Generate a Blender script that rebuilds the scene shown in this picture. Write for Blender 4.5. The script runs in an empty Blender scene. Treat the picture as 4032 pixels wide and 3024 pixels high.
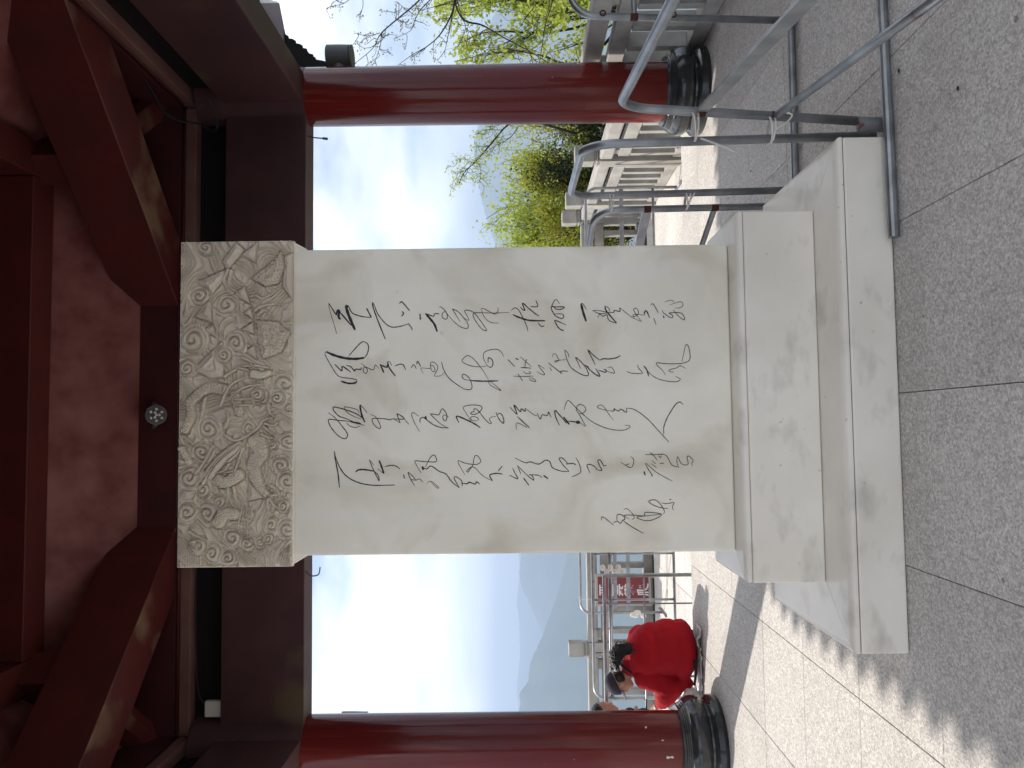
import bpy, bmesh, math, random
import numpy as np
from mathutils import Vector, Matrix
R = math.radians
random.seed(7)
rng = np.random.default_rng(11)
scene = bpy.context.scene
COL = scene.collection

# ------------------------------------------------------------------ camera
CAMH = 1.6
yaw, pit, rol = 0.0565, 0.0087, -0.0123
cy, sy, cp, sp, cr, sr = math.cos(yaw), math.sin(yaw), math.cos(pit), math.sin(pit), math.cos(rol), math.sin(rol)
R0 = Vector((cy, -sy, 0)); FW = Vector((sy * cp, cy * cp, sp)); UP0 = Vector((-sy * sp, -cy * sp, cp))
RIGHT = R0 * cr + UP0 * sr
UPV = UP0 * cr - R0 * sr
cam_d = bpy.data.cameras.new('camera'); cam = bpy.data.objects.new('camera', cam_d); COL.objects.link(cam)
X, Y, Z = -UPV, RIGHT, -FW          # the photograph lies on its side: picture left is up
M = Matrix(((X.x, Y.x, Z.x, 0), (X.y, Y.y, Z.y, 0), (X.z, Y.z, Z.z, CAMH), (0, 0, 0, 1)))
cam.matrix_world = M
cam_d.sensor_fit = 'HORIZONTAL'; cam_d.sensor_width = 36.0
cam_d.lens = 3028 / 4032 * 36
cam_d.clip_start = 0.05; cam_d.clip_end = 30000
scene.camera = cam

# ------------------------------------------------------------------ sky, sun, exposure
SUN_AZ = (-0.8195, 0.573); SUN_EL = R(45)
w = bpy.data.worlds.new('World'); scene.world = w; w.use_nodes = True
nt = w.node_tree; nt.nodes.clear()
def wn(t, **k):
    n = nt.nodes.new(t)
    for a, b in k.items(): setattr(n, a, b)
    return n
wout = wn('ShaderNodeOutputWorld'); wbg = wn('ShaderNodeBackground')
sky = wn('ShaderNodeTexSky', sky_type='NISHITA', sun_disc=False)
sky.sun_elevation = SUN_EL; sky.sun_rotation = math.atan2(SUN_AZ[0], SUN_AZ[1])
sky.altitude = 900; sky.air_density = 1.0; sky.dust_density = 1.0; sky.ozone_density = 1.0
tc = wn('ShaderNodeTexCoord')
mp = wn('ShaderNodeMapping'); mp.inputs['Scale'].default_value = (1.0, 1.0, 2.0); mp.inputs['Location'].default_value = (1.3, 0.1, 0.5)
n1 = wn('ShaderNodeTexNoise'); n1.inputs['Scale'].default_value = 3.4; n1.inputs['Detail'].default_value = 6; n1.inputs['Roughness'].default_value = 0.48
cr1 = wn('ShaderNodeValToRGB'); cr1.color_ramp.elements[0].position = 0.37; cr1.color_ramp.elements[1].position = 0.68
cr1.color_ramp.elements[0].color = (0.07, 0.07, 0.07, 1); cr1.color_ramp.elements[1].color = (0.90, 0.90, 0.90, 1)
mix = wn('ShaderNodeMixRGB'); mix.inputs[2].default_value = (21.0, 20.3, 19.4, 1)
nt.links.new(tc.outputs['Generated'], mp.inputs[0]); nt.links.new(mp.outputs[0], n1.inputs['Vector'])
nt.links.new(n1.outputs['Fac'], cr1.inputs[0]); nt.links.new(cr1.outputs[0], mix.inputs[0])
nt.links.new(sky.outputs[0], mix.inputs[1]); nt.links.new(mix.outputs[0], wbg.inputs[0])
wbg.inputs[1].default_value = 0.055
nt.links.new(wbg.outputs[0], wout.inputs[0])
sl = bpy.data.lights.new('sun', 'SUN'); sun = bpy.data.objects.new('sun', sl); COL.objects.link(sun)
sl.energy = 2.0; sl.angle = R(0.9); sl.color = (1.0, 0.93, 0.84)
sdir = Vector((SUN_AZ[0] * math.cos(SUN_EL), SUN_AZ[1] * math.cos(SUN_EL), math.sin(SUN_EL)))
sun.rotation_euler = sdir.to_track_quat('Z', 'Y').to_euler(); sun.location = sdir * 30
scene.view_settings.view_transform = 'Standard'; scene.view_settings.look = 'None'
scene.view_settings.gamma = 1.0; scene.view_settings.exposure = 1.45
scene.render.engine = 'CYCLES'
scene.cycles.use_denoising = True
scene.cycles.max_bounces = 6; scene.cycles.diffuse_bounces = 4; scene.cycles.glossy_bounces = 3
scene.cycles.transparent_max_bounces = 8; scene.cycles.volume_bounces = 0
scene.cycles.sample_clamp_indirect = 6.0

# ------------------------------------------------------------------ helpers
class MB:
    def __init__(s): s.v = []; s.f = []
    def add(s, v, f):
        o = len(s.v); s.v += [tuple(p) for p in v]; s.f += [tuple(i + o for i in q) for q in f]; return s
    def box(s, a, b):
        x0, y0, z0 = a; x1, y1, z1 = b
        return s.add([(x0,y0,z0),(x1,y0,z0),(x1,y1,z0),(x0,y1,z0),(x0,y0,z1),(x1,y0,z1),(x1,y1,z1),(x0,y1,z1)],
                     [(0,3,2,1),(4,5,6,7),(0,1,5,4),(1,2,6,5),(2,3,7,6),(3,0,4,7)])
    def obox(s, p, q, wd, z0, z1):
        """box whose plan centre line runs p-q, width wd, between heights"""
        p = Vector((p[0], p[1])); q = Vector((q[0], q[1])); d = (q - p).normalized(); n = Vector((-d.y, d.x)) * wd / 2
        c = [p - n, q - n, q + n, p + n]
        return s.add([(a.x, a.y, z0) for a in c] + [(a.x, a.y, z1) for a in c],
                     [(0,3,2,1),(4,5,6,7),(0,1,5,4),(1,2,6,5),(2,3,7,6),(3,0,4,7)])
    def bar(s, p, q, w1, w2, up=(0, 0, 1)):
        """rectangular bar from p to q in 3-D, w1 across, w2 along up"""
        p = Vector(p); q = Vector(q); d = (q - p).normalized(); u = Vector(up); a = d.cross(u).normalized() * w1 / 2; b = a.cross(d).normalized() * w2 / 2
        c = [-a - b, a - b, a + b, -a + b]
        return s.add([p + k for k in c] + [q + k for k in c], [(0,1,2,3),(7,6,5,4),(0,4,5,1),(1,5,6,2),(2,6,7,3),(3,7,4,0)])
    def tube(s, pts, r, n=10, caps=True):
        pts = [Vector(p) for p in pts]; m = len(pts)
        rad = r if isinstance(r, (list, tuple)) else [r] * m
        t0 = (pts[1] - pts[0]).normalized(); a = t0.orthogonal().normalized(); v = []
        for i, p in enumerate(pts):
            t = (pts[min(i + 1, m - 1)] - pts[max(i - 1, 0)]).normalized()
            a = (a - t * a.dot(t)).normalized(); b = t.cross(a)
            for k in range(n):
                th = 2 * math.pi * k / n; v.append(p + (a * math.cos(th) + b * math.sin(th)) * rad[i])
        f = [(i * n + k, i * n + (k + 1) % n, (i + 1) * n + (k + 1) % n, (i + 1) * n + k) for i in range(m - 1) for k in range(n)]
        if caps: f += [tuple(range(n - 1, -1, -1)), tuple(range((m - 1) * n, m * n))]
        return s.add(v, f)
    def lathe(s, prof, n=40, c=(0, 0, 0)):
        v = []
        for r, z in prof:
            for k in range(n):
                th = 2 * math.pi * k / n; v.append((c[0] + r * math.cos(th), c[1] + r * math.sin(th), c[2] + z))
        m = len(prof)
        f = [(i * n + k, i * n + (k + 1) % n, (i + 1) * n + (k + 1) % n, (i + 1) * n + k) for i in range(m - 1) for k in range(n)]
        f += [tuple(range(n - 1, -1, -1)), tuple(range((m - 1) * n, m * n))]
        return s.add(v, f)
    def ball(s, c, rad, n=14, rot=None):
        c = Vector(c); rx, ry, rz = rad if isinstance(rad, (tuple, list)) else (rad,) * 3
        v = []; m = n // 2 + 1
        for i in range(1, m):
            ph = math.pi * i / m
            for k in range(n):
                th = 2 * math.pi * k / n; q = Vector((rx * math.sin(ph) * math.cos(th), ry * math.sin(ph) * math.sin(th), rz * math.cos(ph)))
                if rot is not None: q = rot @ q
                v.append(c + q)
        f = [(i * n + k, (i + 1) * n + k, (i + 1) * n + (k + 1) % n, i * n + (k + 1) % n) for i in range(m - 2) for k in range(n)]
        f += [tuple(range(n)), tuple(range((m - 2) * n + n - 1, (m - 2) * n - 1, -1))]
        return s.add(v, f)
    def prism(s, poly, z0, z1):
        n = len(poly)
        return s.add([(x, y, z0) for x, y in poly] + [(x, y, z1) for x, y in poly],
                     [tuple(range(n - 1, -1, -1)), tuple(range(n, 2 * n))] + [(i, (i + 1) % n, n + (i + 1) % n, n + i) for i in range(n)])
    def mesh(s, name, smooth=False):
        me = bpy.data.meshes.new(name); me.from_pydata([tuple(p) for p in s.v], [], s.f); me.update()
        if smooth: me.polygons.foreach_set('use_smooth', [True] * len(me.polygons))
        return me
    def build(s, name, mat, parent=None, smooth=False, bevel=0, fix=True):
        me = s.mesh(name, smooth)
        if fix:
            bm = bmesh.new(); bm.from_mesh(me); bmesh.ops.recalc_face_normals(bm, faces=bm.faces); bm.to_mesh(me); bm.free()
        o = bpy.data.objects.new(name, me); COL.objects.link(o)
        if mat: me.materials.append(mat)
        if parent: o.parent = parent
        if smooth == 'auto' or (smooth and bevel): pass
        if bevel:
            b = o.modifiers.new('bevel', 'BEVEL'); b.width = bevel; b.segments = 2; b.limit_method = 'ANGLE'; b.angle_limit = R(40)
        return o

def tag(o, label=None, cat=None, group=None, kind=None):
    if label: o['label'] = label
    if cat: o['category'] = cat
    if group: o['group'] = group
    if kind: o['kind'] = kind
    return o
def thing(name, label, cat, group=None):
    o = bpy.data.objects.new(name, None); COL.objects.link(o); o.empty_display_size = 0.1
    return tag(o, label, cat, group)
def sharp(o, ang=35):
    o.data.polygons.foreach_set('use_smooth', [True] * len(o.data.polygons))
    try: o.data.set_sharp_from_angle(angle=R(ang))
    except Exception: pass
    return o

# ------------------------------------------------------------------ materials
def mat(name, col, rough=0.6, spec=0.5, metal=0.0, vary=0.0, vscale=3.0, col2=None, bump=0.0, bscale=40.0, stretch=None, coat=0.0, detail=5, obj_rand=0.0, lo=0.35, hi=0.65):
    m = bpy.data.materials.new(name); m.use_nodes = True; t = m.node_tree; b = t.nodes['Principled BSDF']
    b.inputs['Roughness'].default_value = rough; b.inputs['Metallic'].default_value = metal
    b.inputs['Specular IOR Level'].default_value = spec
    if coat: b.inputs['Coat Weight'].default_value = coat; b.inputs['Coat Roughness'].default_value = 0.12
    c1 = (*col, 1); c2 = (*(col2 if col2 else tuple(c * (1 - vary) for c in col)), 1)
    tcn = t.nodes.new('ShaderNodeTexCoord'); src = tcn.outputs['Object']
    if stretch:
        mpn = t.nodes.new('ShaderNodeMapping'); mpn.inputs['Scale'].default_value = stretch; t.links.new(src, mpn.inputs[0]); src = mpn.outputs[0]
    if vary or col2:
        no = t.nodes.new('ShaderNodeTexNoise'); no.inputs['Scale'].default_value = vscale; no.inputs['Detail'].default_value = detail
        t.links.new(src, no.inputs['Vector'])
        rp = t.nodes.new('ShaderNodeValToRGB'); rp.color_ramp.elements[0].position = lo; rp.color_ramp.elements[1].position = hi
        rp.color_ramp.elements[0].color = c1; rp.color_ramp.elements[1].color = c2
        t.links.new(no.outputs['Fac'], rp.inputs[0]); out = rp.outputs[0]
        if obj_rand:
            oi = t.nodes.new('ShaderNodeObjectInfo'); mr = t.nodes.new('ShaderNodeMapRange'); mr.inputs[3].default_value = 1 - obj_rand; mr.inputs[4].default_value = 1 + obj_rand
            t.links.new(oi.outputs['Random'], mr.inputs[0]); hs = t.nodes.new('ShaderNodeHueSaturation'); t.links.new(mr.outputs[0], hs.inputs['Value']); t.links.new(out, hs.inputs['Color']); out = hs.outputs[0]
        t.links.new(out, b.inputs['Base Color'])
    else: b.inputs['Base Color'].default_value = c1
    if bump:
        nb = t.nodes.new('ShaderNodeTexNoise'); nb.inputs['Scale'].default_value = bscale; nb.inputs['Detail'].default_value = 4
        t.links.new(src, nb.inputs['Vector'])
        bp = t.nodes.new('ShaderNodeBump'); bp.inputs['Strength'].default_value = bump; bp.inputs['Distance'].default_value = 0.01
        t.links.new(nb.outputs['Fac'], bp.inputs['Height']); t.links.new(bp.outputs[0], b.inputs['Normal'])
    return m
def overlay(m, col, scale, lo, hi, stretch=None, detail=4, amount=1.0, zrange=None, dist=0.0):
    """lay patches of a second colour over a material's base colour (stain, chip, peeled paint)"""
    t = m.node_tree; b = t.nodes['Principled BSDF']; inp = b.inputs['Base Color']
    mx = t.nodes.new('ShaderNodeMixRGB'); mx.inputs[2].default_value = (*col, 1)
    if inp.links: t.links.new(inp.links[0].from_socket, mx.inputs[1])
    else: mx.inputs[1].default_value = inp.default_value
    tcn = t.nodes.new('ShaderNodeTexCoord'); src = tcn.outputs['Object']
    if stretch:
        mpn = t.nodes.new('ShaderNodeMapping'); mpn.inputs['Scale'].default_value = stretch[:3]
        if len(stretch) > 3: mpn.inputs['Rotation'].default_value = stretch[3]
        t.links.new(src, mpn.inputs[0]); src = mpn.outputs[0]
    no = t.nodes.new('ShaderNodeTexNoise'); no.inputs['Scale'].default_value = scale; no.inputs['Detail'].default_value = detail; no.inputs['Distortion'].default_value = dist
    t.links.new(src, no.inputs['Vector'])
    rp = t.nodes.new('ShaderNodeMapRange'); rp.inputs[1].default_value = lo; rp.inputs[2].default_value = hi; rp.inputs[4].default_value = amount
    t.links.new(no.outputs['Fac'], rp.inputs[0]); fac = rp.outputs[0]
    if zrange:
        sp_ = t.nodes.new('ShaderNodeSeparateXYZ'); t.links.new(tcn.outputs['Object'], sp_.inputs[0])
        zr = t.nodes.new('ShaderNodeMapRange'); zr.inputs[1].default_value = zrange[0]; zr.inputs[2].default_value = zrange[1]
        t.links.new(sp_.outputs[2], zr.inputs[0]); mu = t.nodes.new('ShaderNodeMath'); mu.operation = 'MULTIPLY'
        t.links.new(fac, mu.inputs[0]); t.links.new(zr.outputs[0], mu.inputs[1]); fac = mu.outputs[0]
    t.links.new(fac, mx.inputs[0]); t.links.new(mx.outputs[0], inp)
    return m

MARBLE = mat('marble', (0.915, 0.865, 0.745), 0.33, 0.45, col2=(0.79, 0.745, 0.62), vscale=1.6, bump=0.04, bscale=60, detail=8)
overlay(MARBLE, (0.55, 0.475, 0.345), 2.0, 0.48, 0.70, detail=8, amount=0.55, dist=1.2)
overlay(MARBLE, (0.86, 0.83, 0.77), 9.0, 0.54, 0.70, stretch=(1.6, 1.0, 0.22, (0, R(35), 0)), detail=8, amount=0.4)
overlay(MARBLE, (0.33, 0.20, 0.12), 9.0, 0.72, 0.80, detail=5, amount=0.5)
PLINTH = mat('plinth_marble', (0.90, 0.85, 0.755), 0.33, 0.45, col2=(0.80, 0.745, 0.645), vscale=2.2, bump=0.04, bscale=50, detail=8)
overlay(PLINTH, (0.46, 0.42, 0.36), 5.0, 0.54, 0.76, stretch=(1.0, 1.0, 2.0), detail=7, amount=0.6)
overlay(PLINTH, (0.25, 0.22, 0.18), 30.0, 0.70, 0.78, detail=3, amount=0.5)
RELIEF = mat('carved_stone', (0.73, 0.65, 0.53), 0.6, 0.3, col2=(0.60, 0.53, 0.43), vscale=5, bump=0.15, bscale=120)
INK = mat('inscription_paint', (0.018, 0.022, 0.024), 0.55, 0.4)
JOINT = mat('joint_filler', (0.07, 0.06, 0.055), 0.9, 0.1)
RED = mat('red_oil_paint', (0.10, 0.012, 0.010), 0.24, 0.5, col2=(0.15, 0.018, 0.016), vscale=2.5, stretch=(1, 1, 0.25), bump=0.16, bscale=7)
overlay(RED, (0.30, 0.06, 0.045), 5.0, 0.55, 0.75, stretch=(6, 6, 0.35), amount=0.5)
CHIP = mat('column_paint', (0.15, 0.015, 0.011), 0.13, 0.33, col2=(0.095, 0.011, 0.010), vscale=3.0, stretch=(1.2, 1.2, 0.10), bump=0.3, bscale=11)
overlay(CHIP, (0.22, 0.045, 0.032), 4.0, 0.55, 0.7, stretch=(7, 7, 0.3), amount=0.4)
overlay(CHIP, (0.72, 0.68, 0.62), 11.0, 0.735, 0.75, detail=2, zrange=(1.7, 0.2))
BEAM = mat('beam_paint', (0.072, 0.030, 0.033), 0.5, 0.35, col2=(0.052, 0.023, 0.026), vscale=2.2, bump=0.12, bscale=30)
overlay(BEAM, (0.09, 0.065, 0.035), 1.6, 0.64, 0.74, detail=9, amount=0.8)
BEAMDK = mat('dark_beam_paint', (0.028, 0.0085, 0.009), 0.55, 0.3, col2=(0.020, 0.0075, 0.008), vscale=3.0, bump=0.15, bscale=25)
CORNERP = mat('corner_beam_paint', (0.086, 0.0135, 0.0120), 0.5, 0.35, col2=(0.062, 0.0120, 0.0115), vscale=2.5, bump=0.12, bscale=30)
overlay(CORNERP, (0.19, 0.12, 0.075), 1.7, 0.54, 0.66, detail=9, amount=0.85, dist=0.3)
def underside_only(m):
    t = m.node_tree; mx = [n for n in t.nodes if n.type == 'MIX_RGB'][-1]; l = mx.inputs[0].links[0]; src = l.from_socket
    g = t.nodes.new('ShaderNodeNewGeometry'); sp_ = t.nodes.new('ShaderNodeSeparateXYZ'); t.links.new(g.outputs['Normal'], sp_.inputs[0])
    mr = t.nodes.new('ShaderNodeMapRange'); mr.inputs[1].default_value = -.5; mr.inputs[2].default_value = -.6; t.links.new(sp_.outputs[2], mr.inputs[0])
    mu = t.nodes.new('ShaderNodeMath'); mu.operation = 'MULTIPLY'; t.links.new(src, mu.inputs[0]); t.links.new(mr.outputs[0], mu.inputs[1]); t.links.new(mu.outputs[0], mx.inputs[0])
underside_only(CORNERP)
RINGP = mat('ring_beam_paint', (0.085, 0.0130, 0.0100), 0.5, 0.35, col2=(0.066, 0.0115, 0.0100), vscale=2.5, bump=0.12, bscale=30)
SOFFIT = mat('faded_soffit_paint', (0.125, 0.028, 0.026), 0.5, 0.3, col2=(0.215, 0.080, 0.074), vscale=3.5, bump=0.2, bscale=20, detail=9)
PURLIN = mat('maroon_purlin_paint', (0.060, 0.011, 0.013), 0.55, 0.3, col2=(0.046, 0.010, 0.012), vscale=3.0, bump=0.15, bscale=25)
PLATEP = mat('faded_plate_paint', (0.13, 0.058, 0.052), 0.6, 0.3, col2=(0.16, 0.085, 0.075), vscale=4, bump=0.15, bscale=30, detail=8)
BLACKGAP = mat('gap_shade_black', (0.012, 0.010, 0.011), 0.8, 0.1)  # near-black colour stands in for the deep shade of the open gap
BLACKSTONE = mat('polished_black_stone', (0.022, 0.023, 0.024), 0.14, 0.55, col2=(0.034, 0.035, 0.036), vscale=14, bump=0.02, bscale=30)
overlay(BLACKSTONE, (0.11, 0.105, 0.095), 6.0, 0.6, 0.8, detail=8, amount=0.5)
GRANITE = mat('flamed_granite', (0.43, 0.41, 0.39), 0.75, 0.25, bump=0.4, bscale=110)
def granite_nodes(m):
    t = m.node_tree; b = t.nodes['Principled BSDF']; g = t.nodes.new('ShaderNodeNewGeometry')
    vo = t.nodes.new('ShaderNodeTexVoronoi'); vo.inputs['Scale'].default_value = 125; t.links.new(g.outputs['Position'], vo.inputs['Vector'])
    v2 = t.nodes.new('ShaderNodeTexVoronoi'); v2.inputs['Scale'].default_value = 47; t.links.new(g.outputs['Position'], v2.inputs['Vector'])
    ad = t.nodes.new('ShaderNodeMixRGB'); ad.inputs[0].default_value = .22; t.links.new(vo.outputs['Color'], ad.inputs[1]); t.links.new(v2.outputs['Color'], ad.inputs[2])
    rp = t.nodes.new('ShaderNodeValToRGB'); e = rp.color_ramp.elements; e[0].position = .16; e[0].color = (.385, .362, .336, 1); e[1].position = .88; e[1].color = (.76, .73, .69, 1)
    k = rp.color_ramp.elements.new(.5); k.color = (.56, .53, .495, 1); t.links.new(ad.outputs[0], rp.inputs[0])
    oi = t.nodes.new('ShaderNodeObjectInfo'); mr = t.nodes.new('ShaderNodeMapRange'); mr.inputs[3].default_value = .93; mr.inputs[4].default_value = 1.07; t.links.new(oi.outputs['Random'], mr.inputs[0])
    hs = t.nodes.new('ShaderNodeHueSaturation'); t.links.new(mr.outputs[0], hs.inputs['Value']); t.links.new(rp.outputs[0], hs.inputs['Color'])
    no = t.nodes.new('ShaderNodeTexNoise'); no.inputs['Scale'].default_value = 1.1; no.inputs['Detail'].default_value = 6; t.links.new(g.outputs['Position'], no.inputs['Vector'])
    m2 = t.nodes.new('ShaderNodeMapRange'); m2.inputs[1].default_value = .5; m2.inputs[2].default_value = .78; m2.inputs[4].default_value = .4; t.links.new(no.outputs['Fac'], m2.inputs[0])
    mx = t.nodes.new('ShaderNodeMixRGB'); mx.blend_type = 'MULTIPLY'; mx.inputs[2].default_value = (.55, .52, .48, 1); t.links.new(m2.outputs[0], mx.inputs[0]); t.links.new(hs.outputs[0], mx.inputs[1]); t.links.new(mx.outputs[0], b.inputs['Base Color'])
    n3 = t.nodes.new('ShaderNodeTexNoise'); n3.inputs['Scale'].default_value = 16; t.links.new(g.outputs['Position'], n3.inputs['Vector'])
    m3 = t.nodes.new('ShaderNodeMapRange'); m3.inputs[1].default_value = .73; m3.inputs[2].default_value = .76; m3.inputs[4].default_value = .6; t.links.new(n3.outputs['Fac'], m3.inputs[0])
    mx2 = t.nodes.new('ShaderNodeMixRGB'); mx2.inputs[2].default_value = (.10, .08, .07, 1); t.links.new(m3.outputs[0], mx2.inputs[0]); t.links.new(mx.outputs[0], mx2.inputs[1]); t.links.new(mx2.outputs[0], b.inputs['Base Color'])
granite_nodes(GRANITE)
BALU = mat('balustrade_stone', (0.38, 0.368, 0.345), 0.75, 0.2, col2=(0.27, 0.258, 0.235), vscale=4, bump=0.15, bscale=60)
overlay(BALU, (0.24, 0.175, 0.11), 4.0, 0.60, 0.8, detail=6, amount=0.5, stretch=(1, 1, 0.5))
STEEL = mat('galvanised_steel', (0.37, 0.385, 0.40), 0.38, 0.5, metal=0.8, col2=(0.24, 0.255, 0.27), vscale=9, bump=0.04, bscale=50)
overlay(STEEL, (0.16, 0.05, 0.03), 6.0, 0.70, 0.76, detail=4, amount=0.9)
ROPE = mat('white_rope', (0.72, 0.68, 0.62), 0.85, 0.1, bump=0.3, bscale=200)
ROOFTILE = mat('glazed_roof_tile', (0.05, 0.045, 0.04), 0.6, 0.3)
DARKWOOD = mat('carved_dark_wood', (0.007, 0.005, 0.005), 0.9, 0.1, bump=0.3, bscale=60)
RUST = mat('rusty_weld', (0.10, 0.035, 0.028), 0.8, 0.2, vary=.4, vscale=60)
LAMPG = mat('lamp_housing_grey', (0.10, 0.105, 0.105), 0.45, 0.4)
LAMPL = mat('lamp_housing_light_grey', (0.34, 0.34, 0.35), 0.45, 0.4)
GLASS = mat('lamp_glass', (0.55, 0.56, 0.56), 0.08, 0.8)
WHITEP = mat('white_plastic', (0.62, 0.62, 0.58), 0.45, 0.4)
CABLE = mat('cable_black', (0.02, 0.018, 0.02), 0.5, 0.3)
REDPIPE = mat('painted_conduit', (0.10, 0.022, 0.020), 0.4, 0.4)

# ------------------------------------------------------------------ the floors
PX0, PX1, PY1 = -3.46, 3.42, 7.33
LOWZ = -0.40
fl = MB().box((PX0, -14, -0.6), (PX1, PY1 - 0.004, -0.02)).build('floor', JOINT); tag(fl, kind='structure')
slabs = {}
def slab(parent, x0, x1, y0, y1, z):
    key = (round(x1 - x0, 3), round(y1 - y0, 3))
    if key not in slabs:
        g = 0.0019; me = MB().box((g, g, -0.03), (key[0] - g, key[1] - g, 0)).mesh('paving_slab')
        bm = bmesh.new(); bm.from_mesh(me); bmesh.ops.recalc_face_normals(bm, faces=bm.faces)
        bmesh.ops.bevel(bm, geom=[e for e in bm.edges if all(v.co.z > -0.001 for v in e.verts)], offset=0.002, segments=1, affect='EDGES'); bm.to_mesh(me); bm.free()
        me.materials.append(GRANITE); slabs[key] = me
    o = bpy.data.objects.new('paving_slab', slabs[key]); COL.objects.link(o); o.location = (x0, y0, z + random.uniform(-0.0008, 0.0008)); o.parent = parent
xs = [0.125 + 0.7165 * k for k in range(-5, 5)]; xs = [PX0] + [x for x in xs if PX0 + 0.05 < x < PX1 - 0.05] + [PX1]
ys = [3.017 + 0.7305 * k for k in range(-9, 6)] + [PY1]
for i in range(len(xs) - 1):
    for j in range(len(ys) - 1): slab(fl, xs[i], xs[i + 1], ys[j], ys[j + 1], 0)
far_slabs = MB()
for i in range(len(xs) - 1):
    for j in range(14):
        y0 = ys[0] - 0.7305 * (j + 1); far_slabs.box((xs[i] + .003, y0 + .003, -0.02), (xs[i + 1] - .003, y0 + .7275, 0))
fs = far_slabs.build('paving_slabs', GRANITE, fl); fs['kind'] = 'stuff'
ter = MB().box((PX1 + .004, -14.6, -0.9), (15.7, 0.09, -.02)).box((-16, -14, -0.9), (PX0 - 0.004, 12.1, LOWZ - 0.02)).box((PX0, PY1, -0.9), (PX1, 12.1, LOWZ - 0.02)).build('terrace', JOINT); tag(ter, kind='structure')  # first box: unseen front plaza, widened to bounce sunlight onto the stele
txs = [-3.46 + 0.7165 * k for k in range(0, 11)]
txs = [-5.6094, -4.8929, -4.1764] + [x for x in txs if x < PX1 - .1] + [PX1]
tys = [PY1 + 0.7305 * k for k in range(7)]
for i in range(len(txs) - 1):
    for j in range(len(tys) - 1): slab(ter, txs[i], txs[i + 1], tys[j], tys[j + 1], LOWZ)
ft = MB()
for i in range(14):
    for j in range(26):
        x0 = -5.62 - 0.7165 * (i + 1) ; y0 = 12.4 - 0.7305 * (j + 1)
        if y0 + .73 < 12.1: ft.box((x0 + .003, y0 + .003, LOWZ - .02), (x0 + .7135, y0 + .7275, LOWZ))
for i in range(3):
    for j in range(22):
        x0 = txs[i]; y0 = PY1 - 0.7305 * (j + 1); ft.box((x0 + .003, y0 + .003, LOWZ - .02), (x0 + .7135, y0 + .7275, LOWZ))
for i in range(17):
    for j in range(20):
        x0 = PX1 + 0.7165 * i; y0 = 0.09 - 0.7305 * (j + 1); ft.box((x0 + .003, y0 + .003, -.02), (x0 + .7135, y0 + .7275, 0))  # paving of the unseen plaza added for bounce light
o = ft.build('paving_slabs', GRANITE, ter); o['kind'] = 'stuff'

# ------------------------------------------------------------------ stele
CX, CYP = 0.135, 3.744
st = thing('stele', 'tall white marble stele with carved dragon cap, black cursive inscription and two-step plinth', 'stele')
st.location = (CX, CYP, 0)
def W(o):                                    # world-built mesh put under a parent at its place
    p = o.parent.matrix_world if False else Matrix.Translation(o.parent.location)
    o.matrix_parent_inverse = p.inverted(); return o
SX0, SX1, SY0, SY1, SZ0, SZ1 = -0.589, 0.862, 3.632, 3.905, 0.5956, 2.668
slabm = W(MB().box((SX0, SY0, SZ0), (SX1, SY1, SZ1)).build('slab', MARBLE, st, bevel=0.012))
def mitred(parent, rect, inner, prof, name, material):
    """four mitred edge stones; prof = [(outset, z)] from the rectangle, closed to the inner rectangle"""
    x0, y0, x1, y1 = rect; u0, v0, u1, v1 = inner; g = 0.0018
    sides = [((x0, y0), (x1, y0), (u0, v0), (u1, v0), (0, -1)), ((x1, y0), (x1, y1), (u1, v0), (u1, v1), (1, 0)),
             ((x1, y1), (x0, y1), (u1, v1), (u0, v1), (0, 1)), ((x0, y1), (x0, y0), (u0, v1), (u0, v0), (-1, 0))]
    ztop, zbot = prof[-1][1], prof[0][1]
    for a, b, c, d, n in sides:
        t = Vector((b[0] - a[0], b[1] - a[1])).normalized(); va, vb = [], []
        for o_, z in prof:
            va.append((a[0] + n[0] * o_ - t.x * o_ + t.x * g, a[1] + n[1] * o_ - t.y * o_ + t.y * g, z))
            vb.append((b[0] + n[0] * o_ + t.x * o_ - t.x * g, b[1] + n[1] * o_ + t.y * o_ - t.y * g, z))
        va += [(c[0] + t.x * g, c[1] + t.y * g, ztop), (c[0] + t.x * g, c[1] + t.y * g, zbot)]; vb += [(d[0] - t.x * g, d[1] - t.y * g, ztop), (d[0] - t.x * g, d[1] - t.y * g, zbot)]
        k = len(va); m = MB().add(va + vb, [tuple(range(k)), tuple(range(2 * k - 1, k - 1, -1))] + [(i, k + i, k + (i + 1) % k, (i + 1) % k) for i in range(k)])
        ob = W(m.build(name, material, parent)); sharp(ob, 50)
def bull(r, z0, z1, inset):
    """rounded nose profile: lower lip, quarter round to the top"""
    pts = [(0, z0), (0, z0 + (z1 - z0) * 0.35)]
    for k in range(1, 7):
        th = math.pi / 2 * k / 6; pts.append((-inset * (1 - math.cos(th)), z0 + (z1 - z0) * (0.35 + 0.65 * math.sin(th))))
    return pts
L0 = (-0.9505, 3.24, 1.2249, 4.2475); U0 = (-0.7079, 3.498, 0.9802, 4.05)
W(MB().box((L0[0], L0[1], 0.004), (L0[2], L0[3], 0.200)).build('lower_plinth', PLINTH, st, bevel=0.008))
W(MB().box((L0[0] + .006, L0[1] + .006, 0.19), (L0[2] - .006, L0[3] - .006, 0.214)).build('mortar_bed', JOINT, st))
mitred(st, L0, (U0[0] + .02, U0[1] + .02, U0[2] - .02, U0[3] - .02), bull(0.03, 0.2042, 0.234, 0.045), 'edge_stone', PLINTH)
W(MB().box((U0[0], U0[1], 0.236), (U0[2], U0[3], 0.560)).build('upper_plinth', PLINTH, st, bevel=0.007))
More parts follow.
